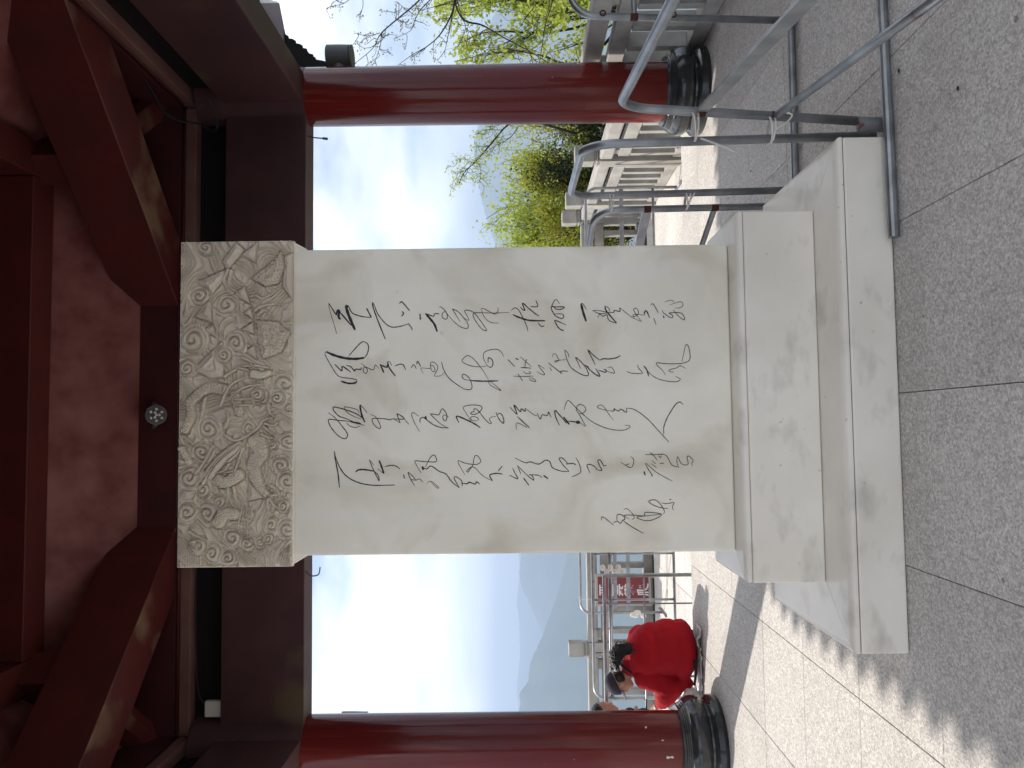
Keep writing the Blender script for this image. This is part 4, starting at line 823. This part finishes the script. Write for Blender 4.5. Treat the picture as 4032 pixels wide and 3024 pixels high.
capsule(CO, (-2.395, 7.11, .27), (-2.46, 7.15, .30), .086, .079); capsule(CO, (-2.44, 7.135, .30), (-2.47, 7.155, .315), .083, .081)
for k_ in range(3):
    q_ = Vector((-2.39, 7.105, .26)).lerp(Vector((-2.53, 7.19, .342)), .25 + .3 * k_); CO.ball(q_, .088 - .008 * k_, 14)
soft(CO, 'jacket', COAT, p1, .0115, 4, .035, 6.0)
cb = MB(); pts = []
for k in range(25):
    a = 2 * math.pi * k / 24; q = Vector((-2.235, 7.255, .622)) + Vector((.045, 0, .068)) * math.cos(a) + Vector((0, .078, 0)) * math.sin(a); pts.append(q)
W(cb.tube(pts, .013, 8, False).build('collar', DARKCL, p1, smooth=True))
W(MB().tube([(-2.08, 6.985, .06), (-2.2, 7.0, .05), (-2.32, 7.04, .06)], .012, 8).build('hem', DARKCL, p1, smooth=True))
cpm = MB(); v = []; nn = 28
for i in range(9):
    ph = math.pi / 2 * i / 8 * .98 + .02
    for k in range(nn):
        th = 2 * math.pi * k / nn; v.append(at(.089 * math.sin(ph) * math.cos(th), -.008 + .106 * math.sin(ph) * math.sin(th), .030 + .105 * math.cos(ph)))
f = [(i * nn + k, (i + 1) * nn + k, (i + 1) * nn + (k + 1) % nn, i * nn + (k + 1) % nn) for i in range(8) for k in range(nn)] + [tuple(range(nn))]
c_ = W(cpm.add(v, f).build('cap', CAPM, p1, smooth=True)); so = c_.modifiers.new('solid', 'SOLIDIFY'); so.thickness = .006
W(MB().ball(at(0, -.008, .136), (.008, .008, .004), 10).build('cap_button', BRIM, p1, smooth=True))
bv = []
for i in range(6):
    for k in range(13):
        a = -1.15 + 2.3 * k / 12; rr = .098 + .075 * i / 5 * (math.cos(a * .8)); bv.append(at(.083 * math.sin(a) * (1 + .02 * i), -.008 + rr * math.cos(a) * 1.02 if i else -.008 + .104 * math.cos(a), .034 - .012 * i / 5 - .02 * (math.sin(a) ** 2) * i / 5))
bo_ = W(MB().add(bv, [(i * 13 + k, i * 13 + k + 1, (i + 1) * 13 + k + 1, (i + 1) * 13 + k) for i in range(5) for k in range(12)]).build('brim', BRIM, p1, smooth=True)); so = bo_.modifiers.new('solid', 'SOLIDIFY'); so.thickness = .005
hm = MB(); hm.ball(at(0, -.035, -.005), (.080, .074, .065), 14, rot_)
soft(hm, 'hair', HAIR, p1, .009, 2, .012, 50)
pony = MB()
for s_ in range(110):
    r1, r2, r3 = random.uniform(-.05, .05), random.uniform(-.045, .045), random.uniform(-.05, .05); ph = random.uniform(0, 6.28)
    pts = []
    for k in range(15):
        t = k / 14; b = Vector((-2.215, 7.20, .745)).lerp(Vector((-1.985, 7.13, .635)), t); b.z += .05 * math.sin(t * math.pi)
        e = .4 + t * .9; b += Vector((r1 * .6, r2 * e, r3 * e)) + Vector((.010, .016, .018)) * math.sin(ph + t * 15 + s_)
        pts.append(b)
    pony.tube(pts, [.0045] * 13 + [.003, .001], 5)
W(pony.build('ponytail', HAIR, p1, smooth=True))
W(MB().ball((-2.225, 7.19, .738), (.02, .028, .028), 10).build('hair_tie', WHITEP, p1, smooth=True))

p2 = thing('person', 'person with short dark hair half hidden behind the column, facing the one in red', 'person'); p2.location = (-2.95, 7.75, LOWZ)
PB = MB(); at2, l2, f2, u2, rot2 = head(PB, (-2.785, 7.70, .79), (.86, -.25, -.34), (.25, 0, .95), 1.05)
capsule(PB, (-2.83, 7.72, .70), (-2.90, 7.74, .60), .05, .06); capsule(PB, (-2.90, 7.74, .60), (-3.0, 7.75, .08), .12, .13)
capsule(PB, (-2.90, 7.56, .52), (-2.92, 7.50, .28), .05, .04); capsule(PB, (-2.92, 7.50, .28), (-2.82, 7.58, .44), .04, .028); fingers(PB, (-2.82, 7.58, .44), (.6, .1, .5), (0, -.3, .6))
for sy2 in (-.12, .12):
    capsule(PB, (-3.0, 7.75 + sy2, .02), (-2.62 - .3, 7.75 + sy2 * 1.4, .12), .085, .06); capsule(PB, (-2.92, 7.75 + sy2 * 1.4, .10), (-2.95, 7.75 + sy2 * 1.4, -.34), .055, .04)
soft(PB, 'body', SKIN, p2, .0085, 2)
CO = MB(); CO.ball((-2.97, 7.75, .18), (.16, .2, .2), 18); CO.ball((-2.94, 7.75, .42), (.15, .2, .2), 18); CO.ball((-2.90, 7.75, .54), (.12, .18, .09), 16)
capsule(CO, (-2.90, 7.57, .52), (-2.92, 7.50, .28), .07, .06); capsule(CO, (-2.92, 7.50, .28), (-2.85, 7.56, .40), .058, .046)
soft(CO, 'jacket', DARKCL, p2, .012, 4, .03, 8)
TR = MB()
for sy2 in (-.12, .12):
    capsule(TR, (-3.0, 7.75 + sy2, .02), (-2.92, 7.75 + sy2 * 1.4, .10), .1, .075); capsule(TR, (-2.92, 7.75 + sy2 * 1.4, .10), (-2.95, 7.75 + sy2 * 1.4, -.30), .072, .055)
soft(TR, 'trousers', DARKCL, p2, .013, 4)
for sy2 in (-.12, .12):
    SH = MB(); capsule(SH, (-2.98, 7.75 + sy2 * 1.4, -.355), (-2.83, 7.75 + sy2 * 1.5, -.362), .042, .036); soft(SH, 'shoe', DARKCL, p2, .01, 2)
hm = MB(); hm.ball(at2(0, -.022, .042), (.086, .096, .092), 16, rot2); soft(hm, 'hair', HAIR, p2, .009, 1, .014, 45)

PLASTIC = mat('thin_plastic', (0.72, 0.70, 0.68), 0.35, 0.4, vary=0.1, vscale=12); PRINT = mat('red_print', (0.55, 0.03, 0.06), 0.5)
def bag(label, c, r, seed, prints=()):
    random.seed(seed); m = MB(); m.ball(c, r, 22)
    o = m.build('plastic_bag', PLASTIC, None, smooth=True); tag(o, label, 'bag', 'plastic bags by the person')
    rm = o.modifiers.new('r', 'REMESH'); rm.mode = 'VOXEL'; rm.voxel_size = .007
    tx = bpy.data.textures.new('crumple', 'VORONOI'); tx.noise_scale = .055; d = o.modifiers.new('d', 'DISPLACE'); d.texture = tx; d.strength = -.035; d.mid_level = .3; d.texture_coords = 'LOCAL'
    return o
bag('white plastic carrier bag with red print on the floor under the reaching arm', (-2.425, 7.05, .088), (.082, .07, .085), 3)
bag('pale translucent plastic bag held below the red sleeve near the column', (-2.56, 7.15, .21), (.06, .055, .09), 5)
tb = bpy.data.objects['plastic_bag']
for i, pts in enumerate(([(-.035, .045), (-.02, .06), (-.03, .025)], [(0, .05), (.015, .03), (.03, .055)], [(-.045, .0), (-.02, .015), (0, -.01)], [(.01, .0), (.03, .012), (.042, -.01)], [(-.02, -.03), (.01, -.025)])):
    q = [Vector((-2.425 + x, 7.05 - .074 * math.sqrt(max(.05, 1 - (x / .085) ** 2 - (z / .1) ** 2)), .088 + z)) for x, z in pts]
    MB().tube(cat(q, 4), .004, 6).build('print_mark', PRINT, tb, smooth=True)
sheet = MB(); v = []
for i in range(25):
    for j in range(9):
        x = -2.40 + .60 * i / 24; y = 6.94 + .2 * j / 8 + .02 * math.sin(i * 1.3); v.append((x, y, .006 + .012 * abs(math.sin(i * .9 + j * 1.7)) * (1 - j / 12) + (.028 if (i in (18, 19, 20) and j < 3) else 0)))
sh = sheet.add(v, [(i * 9 + j, (i + 1) * 9 + j, (i + 1) * 9 + j + 1, i * 9 + j + 1) for i in range(24) for j in range(8)]).build('plastic_sheet', PLASTIC, None, smooth=True)
tag(sh, 'white crumpled plastic sheet the person in red sits on', 'plastic sheet'); so = sh.modifiers.new('s', 'SOLIDIFY'); so.thickness = .003

# ------------------------------------------------------------------ terrain, mountains, air
FOREST = mat('forest_slope', (0.050, 0.075, 0.030), 0.9, 0.1, col2=(0.10, 0.12, 0.05), vscale=0.012, detail=9, bump=0.6, bscale=.03)
UNDER = mat('hill_undergrowth', (0.05, 0.065, 0.025), 0.9, 0.1, col2=(0.11, 0.10, 0.05), vscale=1.2, detail=8)
def fbm(x, y, s, oct_=5):
    z = 0; a = 1
    for o in range(oct_):
        z = z + a * np.sin(x / s + 1.7 * np.sin(y / s * 1.31 + o) + o * 2.1) * np.sin(y / s * 1.17 + 1.3 * np.sin(x / s * .83 + 2 * o) + o); s *= .5; a *= .52
    return z
def heightmesh(name, Xa, Ya, Za, material):
    n, m = Xa.shape; v = np.stack([Xa, Ya, Za], -1).reshape(-1, 3); idx = np.arange(n * m).reshape(n, m)
    f = np.stack([idx[:-1, :-1], idx[1:, :-1], idx[1:, 1:], idx[:-1, 1:]], -1).reshape(-1, 4)
    me = bpy.data.meshes.new(name); me.from_pydata(v.tolist(), [], f.tolist()); me.polygons.foreach_set('use_smooth', [True] * len(me.polygons)); me.materials.append(material)
    o = bpy.data.objects.new(name, me); COL.objects.link(o); return tag(o, kind='structure')
def range_(name, D, wid, table, rough, n=420):
    az = np.radians(np.linspace(-62, 62, n)); rr = np.linspace(-2.2, 2.2, 46); A, Rr = np.meshgrid(az, rr, indexing='ij')
    el = np.interp(np.degrees(A), [t[0] for t in table], [t[1] for t in table]); zr = CAMH + np.tan(np.radians(el)) * D
    r = D + Rr * wid; x, y = r * np.sin(A), r * np.cos(A); g = np.exp(-np.abs(Rr) ** 1.35 * 1.1)
    z = -352 + (zr + 352) * g + rough * fbm(x, y, wid * .35) * (.25 + (1 - g)) * .8 + rough * .16 * rng.standard_normal(A.shape) * g
    return heightmesh(name, x, y, z, FOREST)
range_('mountain', 5200, 420, [(-62, .5), (-40, .3), (-20, .31), (-18, .43), (-16.5, .22), (-14, .24), (-12.6, .42), (-11, .2), (-5, .2), (10, .5), (40, .4), (62, .4)], 16)
range_('mountain', 3000, 520, [(-62, -1), (-30, -2.5), (-18, -2.4), (-14.8, -1.36), (-12.9, -.63), (-11.7, .02), (-10.8, .16), (-9.2, .04), (-5, .3), (0, .5), (8, 1.0), (13.4, 1.64), (16.3, 2.59), (18.3, 2.98), (20.6, 3.19), (21.8, 2.85), (25, 2.3), (28.6, 1.73), (30, .7), (40, .4), (62, 1.0)], 14)
range_('mountain', 2050, 420, [(-62, 1.5), (-30, 1.1), (-22, .6), (-18.7, .34), (-17.9, -.18), (-16.5, -.48), (-14.8, -1.36), (-12, -2.6), (-6, -4.2), (0, -5), (10, -5), (22, -4), (40, -2), (62, 0)], 10)
tag(MB().add([(-6900, -6900, -351), (6900, -6900, -351), (6900, 6900, -351), (-6900, 6900, -351)], [(0, 1, 2, 3)]).build('ground', FOREST), kind='structure')
gx = np.concatenate([np.linspace(-420, -18, 24), np.linspace(-16, 30, 60), np.linspace(34, 420, 24)]); gy = np.concatenate([np.linspace(-420, -16, 20), np.linspace(-14, 40, 60), np.linspace(44, 420, 24)])
GX, GY = np.meshgrid(gx, gy, indexing='ij')
dxo = np.maximum(np.maximum(-17 - GX, GX - np.where(GY < 1.5, 17.0, 3.3)), 0); dyo = np.maximum(np.maximum(-15 - GY, GY - 12.0), 0); do = np.hypot(dxo, dyo)
heightmesh('hillside', GX, GY, -1.0 - .62 * do ** 1.05 + np.minimum(do, 1) * .25 * fbm(GX, GY, 3.0, 3) - (do <= 0) * .2, UNDER)
hz = MB().box((-7000, -7000, -360), (7000, 7000, 215)).build('haze', None); tag(hz, kind='stuff')
hm_ = bpy.data.materials.new('haze_air'); hm_.use_nodes = True; t = hm_.node_tree; t.nodes.clear(); ou = t.nodes.new('ShaderNodeOutputMaterial'); pv = t.nodes.new('ShaderNodeVolumePrincipled')
pv.inputs['Color'].default_value = (0.58, 0.74, 1.0, 1); pv.inputs['Density'].default_value = 5.2e-4; pv.inputs['Anisotropy'].default_value = 0.0
t.links.new(pv.outputs[0], ou.inputs['Volume']); hz.data.materials.append(hm_)

# ------------------------------------------------------------------ shrubs and trees
def leafmat(name, col, col2, sc=3.0, tr=.35):
    m = mat(name, col, .55, .3, col2=col2, vscale=sc, detail=3); t = m.node_tree; b = t.nodes['Principled BSDF']; ou = t.nodes['Material Output']
    td = t.nodes.new('ShaderNodeBsdfTranslucent'); mx = t.nodes.new('ShaderNodeMixShader'); mx.inputs[0].default_value = tr
    t.links.new(b.inputs['Base Color'].links[0].from_socket, td.inputs[0]); t.links.new(b.outputs[0], mx.inputs[1]); t.links.new(td.outputs[0], mx.inputs[2]); t.links.new(mx.outputs[0], ou.inputs[0]); return m
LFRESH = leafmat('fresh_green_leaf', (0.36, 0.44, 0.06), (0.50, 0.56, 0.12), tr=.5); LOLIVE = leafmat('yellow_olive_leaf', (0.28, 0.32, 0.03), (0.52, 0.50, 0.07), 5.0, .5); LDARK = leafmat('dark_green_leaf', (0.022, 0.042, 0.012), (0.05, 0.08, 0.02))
BARK = mat('bark', (0.055, 0.045, 0.038), 0.9, 0.1, vary=.3, vscale=20); TWIG = mat('pale_twig', (0.12, 0.10, 0.09), 0.9, 0.1, vary=.3, vscale=20)
def pix(V, yy, Yd):
    u, wv = (3024 - yy) - 1512, V - 2016; u2, w2 = u * cr + wv * sr, -u * sr + wv * cr
    d = R0 * (u2 / 3028) + FW - UP0 * (w2 / 3028); t = Yd / d.y; return Vector((d.x * t, Yd, CAMH + d.z * t))
def leaves(name, pts, size, material, parent, droop=.3):
    pts = np.asarray(pts, float); n = len(pts); a = rng.standard_normal((n, 3)); a[:, 2] -= droop; a /= np.linalg.norm(a, axis=1)[:, None]
    b = rng.standard_normal((n, 3)); b -= a * (a * b).sum(1)[:, None]; b /= np.linalg.norm(b, axis=1)[:, None]; nn = np.cross(a, b)
    s = (size * rng.uniform(.6, 1.3, n))[:, None]
    v = np.stack([pts, pts + a * s * .5 + b * s * .26 + nn * s * .06, pts + a * s, pts + a * s * .5 - b * s * .26 + nn * s * .06], 1).reshape(-1, 3)
    f = np.arange(4 * n).reshape(n, 4); me = bpy.data.meshes.new(name); me.vertices.add(4 * n); me.vertices.foreach_set('co', v.ravel()); me.loops.add(4 * n); me.loops.foreach_set('vertex_index', f.ravel().astype(np.int32)); me.polygons.add(n); me.polygons.foreach_set('loop_start', np.arange(0, 4 * n, 4, dtype=np.int32)); me.update(calc_edges=True)
    me.materials.append(material); o = bpy.data.objects.new(name, me); COL.objects.link(o); o.parent = parent; return W(o)
def limb(a, b, r0, r1, m, wob=.06, n=8):
    a, b = Vector(a), Vector(b); L_ = (b - a).length; pts = []; w1 = Vector(rng.standard_normal(3)) * wob * L_; w2 = Vector(rng.standard_normal(3)) * wob * L_ * .5
    for i in range(n + 1):
        t = i / n; pts.append(a.lerp(b, t) + w1 * math.sin(math.pi * t) + w2 * math.sin(2 * math.pi * t))
    m.tube(pts, [r0 + (r1 - r0) * i / n for i in range(n + 1)], 6); return pts
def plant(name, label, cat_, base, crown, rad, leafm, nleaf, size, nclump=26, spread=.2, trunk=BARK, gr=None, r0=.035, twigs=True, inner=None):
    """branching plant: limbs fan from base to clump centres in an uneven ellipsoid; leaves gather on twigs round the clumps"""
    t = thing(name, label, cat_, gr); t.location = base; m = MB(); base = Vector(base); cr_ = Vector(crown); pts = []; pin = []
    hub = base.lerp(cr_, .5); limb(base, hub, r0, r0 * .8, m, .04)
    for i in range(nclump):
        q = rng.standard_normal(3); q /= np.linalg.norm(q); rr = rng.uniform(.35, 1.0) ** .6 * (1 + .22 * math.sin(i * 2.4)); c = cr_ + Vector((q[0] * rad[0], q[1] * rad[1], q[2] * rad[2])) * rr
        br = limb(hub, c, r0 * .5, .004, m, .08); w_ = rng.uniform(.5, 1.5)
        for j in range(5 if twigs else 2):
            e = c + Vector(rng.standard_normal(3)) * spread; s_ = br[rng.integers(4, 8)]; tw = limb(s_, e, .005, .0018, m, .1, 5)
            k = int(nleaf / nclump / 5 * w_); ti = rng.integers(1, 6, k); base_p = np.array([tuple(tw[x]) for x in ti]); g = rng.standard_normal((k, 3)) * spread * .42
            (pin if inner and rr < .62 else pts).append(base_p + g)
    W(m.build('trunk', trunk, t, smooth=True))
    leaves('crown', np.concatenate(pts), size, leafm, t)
    if inner and pin: leaves('inner_foliage', np.concatenate(pin), size, inner, t)  # a dark inner leaf colour paints the shade inside the crown
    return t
G = 'shrubs beyond the balustrade'
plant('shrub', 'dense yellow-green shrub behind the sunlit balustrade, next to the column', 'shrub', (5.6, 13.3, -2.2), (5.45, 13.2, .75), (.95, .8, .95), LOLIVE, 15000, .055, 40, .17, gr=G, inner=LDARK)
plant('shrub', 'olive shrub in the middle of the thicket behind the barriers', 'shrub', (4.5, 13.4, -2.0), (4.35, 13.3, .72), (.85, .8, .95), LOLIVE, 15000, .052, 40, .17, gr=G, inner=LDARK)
plant('shrub', 'dark green shrub filling the foot of the thicket', 'shrub', (4.9, 12.8, -1.6), (4.8, 12.85, .15), (1.5, .6, .62), LDARK, 13000, .055, 40, .2, gr=G)
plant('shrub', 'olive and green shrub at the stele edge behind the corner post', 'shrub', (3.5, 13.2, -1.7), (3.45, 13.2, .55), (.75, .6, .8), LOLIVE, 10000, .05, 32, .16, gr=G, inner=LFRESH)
plant('sapling', 'bright green young tree rising beside the stele edge', 'tree', (3.55, 13.9, -2.1), (3.5, 13.9, 1.35), (.6, .5, .75), LFRESH, 5200, .075, 24, .17, r0=.03)
plant('sapling', 'bright green sapling standing out above the olive shrub', 'tree', (4.9, 14.6, -2.6), (4.85, 14.6, 1.45), (.7, .5, .5), LFRESH, 5200, .07, 24, .16, r0=.03)
plant('leafy_tree', 'light green leafy tree beyond the shaded balustrade', 'tree', (7.3, 12.4, -3.0), (6.75, 12.3, 2.15), (1.1, .9, .85), LFRESH, 4200, .095, 22, .17, r0=.06)
plant('leafy_tree', 'fresh green tree low behind the shaded balustrade at the frame edge', 'tree', (6.9, 11.0, -2.4), (6.6, 11.0, .95), (.95, .7, .75), LFRESH, 4200, .09, 20, .18, r0=.05)
def z4(a, b): return (1200 + a / 1.659, b / 1.659)
bt = thing('bare_tree', 'nearly leafless budding tree reaching in above the shaded balustrade', 'tree'); bt.location = (7.6, 10.4, -1.8); m = MB(); tips = []
paths = [([(1620, 430), (1460, 330), (1290, 240), (1160, 165), (1040, 130), (980, 10), (960, -160)], 10.2, .018), ([(690, 380), (790, 310), (880, 230), (960, 90), (990, -60)], 10.0, .014), ([(590, 440), (700, 360), (790, 310)], 10.0, .007), ([(320, 420), (440, 320), (490, 230), (550, 170), (740, 10), (800, -80)], 9.8, .012), ([(330, 215), (410, 235), (490, 215)], 9.8, .006), ([(440, 430), (470, 370), (495, 290), (500, 220)], 9.8, .006), ([(910, 360), (935, 240), (960, 120), (985, 0)], 10.4, .010), ([(1400, 190), (1440, 120), (1530, 0), (1560, -90)], 10.6, .009), ([(1530, 430), (1550, 300), (1570, 170), (1620, 0), (1650, -120)], 10.6, .012),
         ([(185, 40), (260, 20), (330, -40)], 9.7, .006), ([(350, 105), (380, 40), (375, -40)], 9.7, .006), ([(590, 250), (690, 200), (720, 130), (760, 60), (860, -40)], 9.9, .008), ([(1090, 380), (1180, 360), (1300, 345), (1420, 340)], 10.4, .008), ([(600, 10), (660, 60), (720, 100)], 9.9, .006), ([(1060, 200), (1130, 215), (1190, 190)], 10.2, .006), ([(1600, 430), (1500, 390), (1440, 300)], 10.3, .007), ([(1020, 260), (1050, 180), (1010, 60), (990, -30)], 10.3, .008), ([(640, 140), (590, 110), (600, 30)], 9.9, .005)]
for pp, Yd, r0_ in paths:
    w3 = [pix(*z4(a, b), Yd + .25 * math.sin(i * 1.9 + a)) for i, (a, b) in enumerate(pp)]; cpts = [Vector(tuple(q)) for q in smoothp3([tuple(q) for q in w3], 6)]
    n_ = len(cpts); m.tube(cpts, [max(.0032, r0_ * (.28 + .72 * i / n_)) for i in range(n_)], 6)
    tips.append(cpts[0])
    for i in range(2, n_ - 2, 2):
        if rng.random() < .62:
            e = cpts[i] + Vector((rng.uniform(-.28, .05), rng.uniform(-.2, .2), rng.uniform(-.2, .26))); tw = limb(cpts[i], e, .0045, .0022, m, .12, 5); tips += [tw[3], tw[5]]
    
limb((7.6, 10.4, -1.8), (6.9, 10.2, 2.6), .12, .05, m); limb((6.9, 10.2, 2.6), pix(*z4(960, -160), 10.2), .05, .016, m); limb((6.9, 10.2, 2.6), pix(*z4(990, -60), 10.0), .045, .014, m); limb((6.9, 10.2, 2.6), pix(*z4(800, -80), 9.8), .045, .012, m); limb((7.1, 10.3, 1.2), pix(*z4(1650, -120), 10.6), .03, .012, m)
W(m.build('trunk', BARK, bt, smooth=True))
bl = []
for q in tips:
    for k in range(7): bl.append(np.array(tuple(q)) + rng.standard_normal(3) * .022)
leaves('buds', bl, .03, leafmat('bud_leaf', (0.16, 0.15, 0.08), (0.22, 0.2, 0.1)), bt)
b2t = thing('bare_tree', 'slender twiggy tree with sparse leaves leaning over the olive shrubs', 'tree'); b2t.location = (5.9, 12.6, -1.9); m = MB(); tips = []
paths = [([(1010, 1200), (1040, 1130), (1120, 1050), (1200, 960), (1300, 840), (1400, 760)], 12.2, .016), ([(985, 1045), (1040, 1040), (1090, 1060)], 12.2, .005), ([(1000, 1120), (1050, 1110), (1090, 1075)], 12.2, .005), ([(1120, 960), (1170, 960), (1200, 955)], 12.2, .006), ([(1110, 880), (1180, 850), (1290, 850)], 12.3, .006), ([(1160, 1010), (1250, 950), (1340, 900), (1400, 820)], 12.3, .008), ([(1500, 990), (1560, 950), (1480, 910)], 12.1, .007), ([(1180, 830), (1260, 820), (1330, 800)], 12.3, .005), ([(1140, 1190), (1150, 1120), (1130, 1060)], 12.2, .005)]
for pp, Yd, r0_ in paths:
    cpts = [Vector(tuple(q)) for q in smoothp3([tuple(pix(*z4(a, b), Yd)) for a, b in pp], 6)]; n_ = len(cpts); m.tube(cpts, [max(.003, r0_ * (.3 + .7 * i / n_)) for i in range(n_)], 6); tips.append(cpts[0])
    for i in range(1, n_ - 1, 1):
        if rng.random() < .7:
            e = cpts[i] + Vector((rng.uniform(-.22, .08), rng.uniform(-.2, .2), rng.uniform(-.16, .2))); tw = limb(cpts[i], e, .0042, .002, m, .12, 5); tips += [tw[3], tw[5]]
limb((5.9, 12.6, -1.9), pix(*z4(1400, 760), 12.2), .05, .018, m); W(m.build('trunk', BARK, b2t, smooth=True))
bl = []
for q in tips:
    for k in range(6): bl.append(np.array(tuple(q)) + rng.standard_normal(3) * .035)
leaves('crown', bl, .045, LFRESH, b2t)
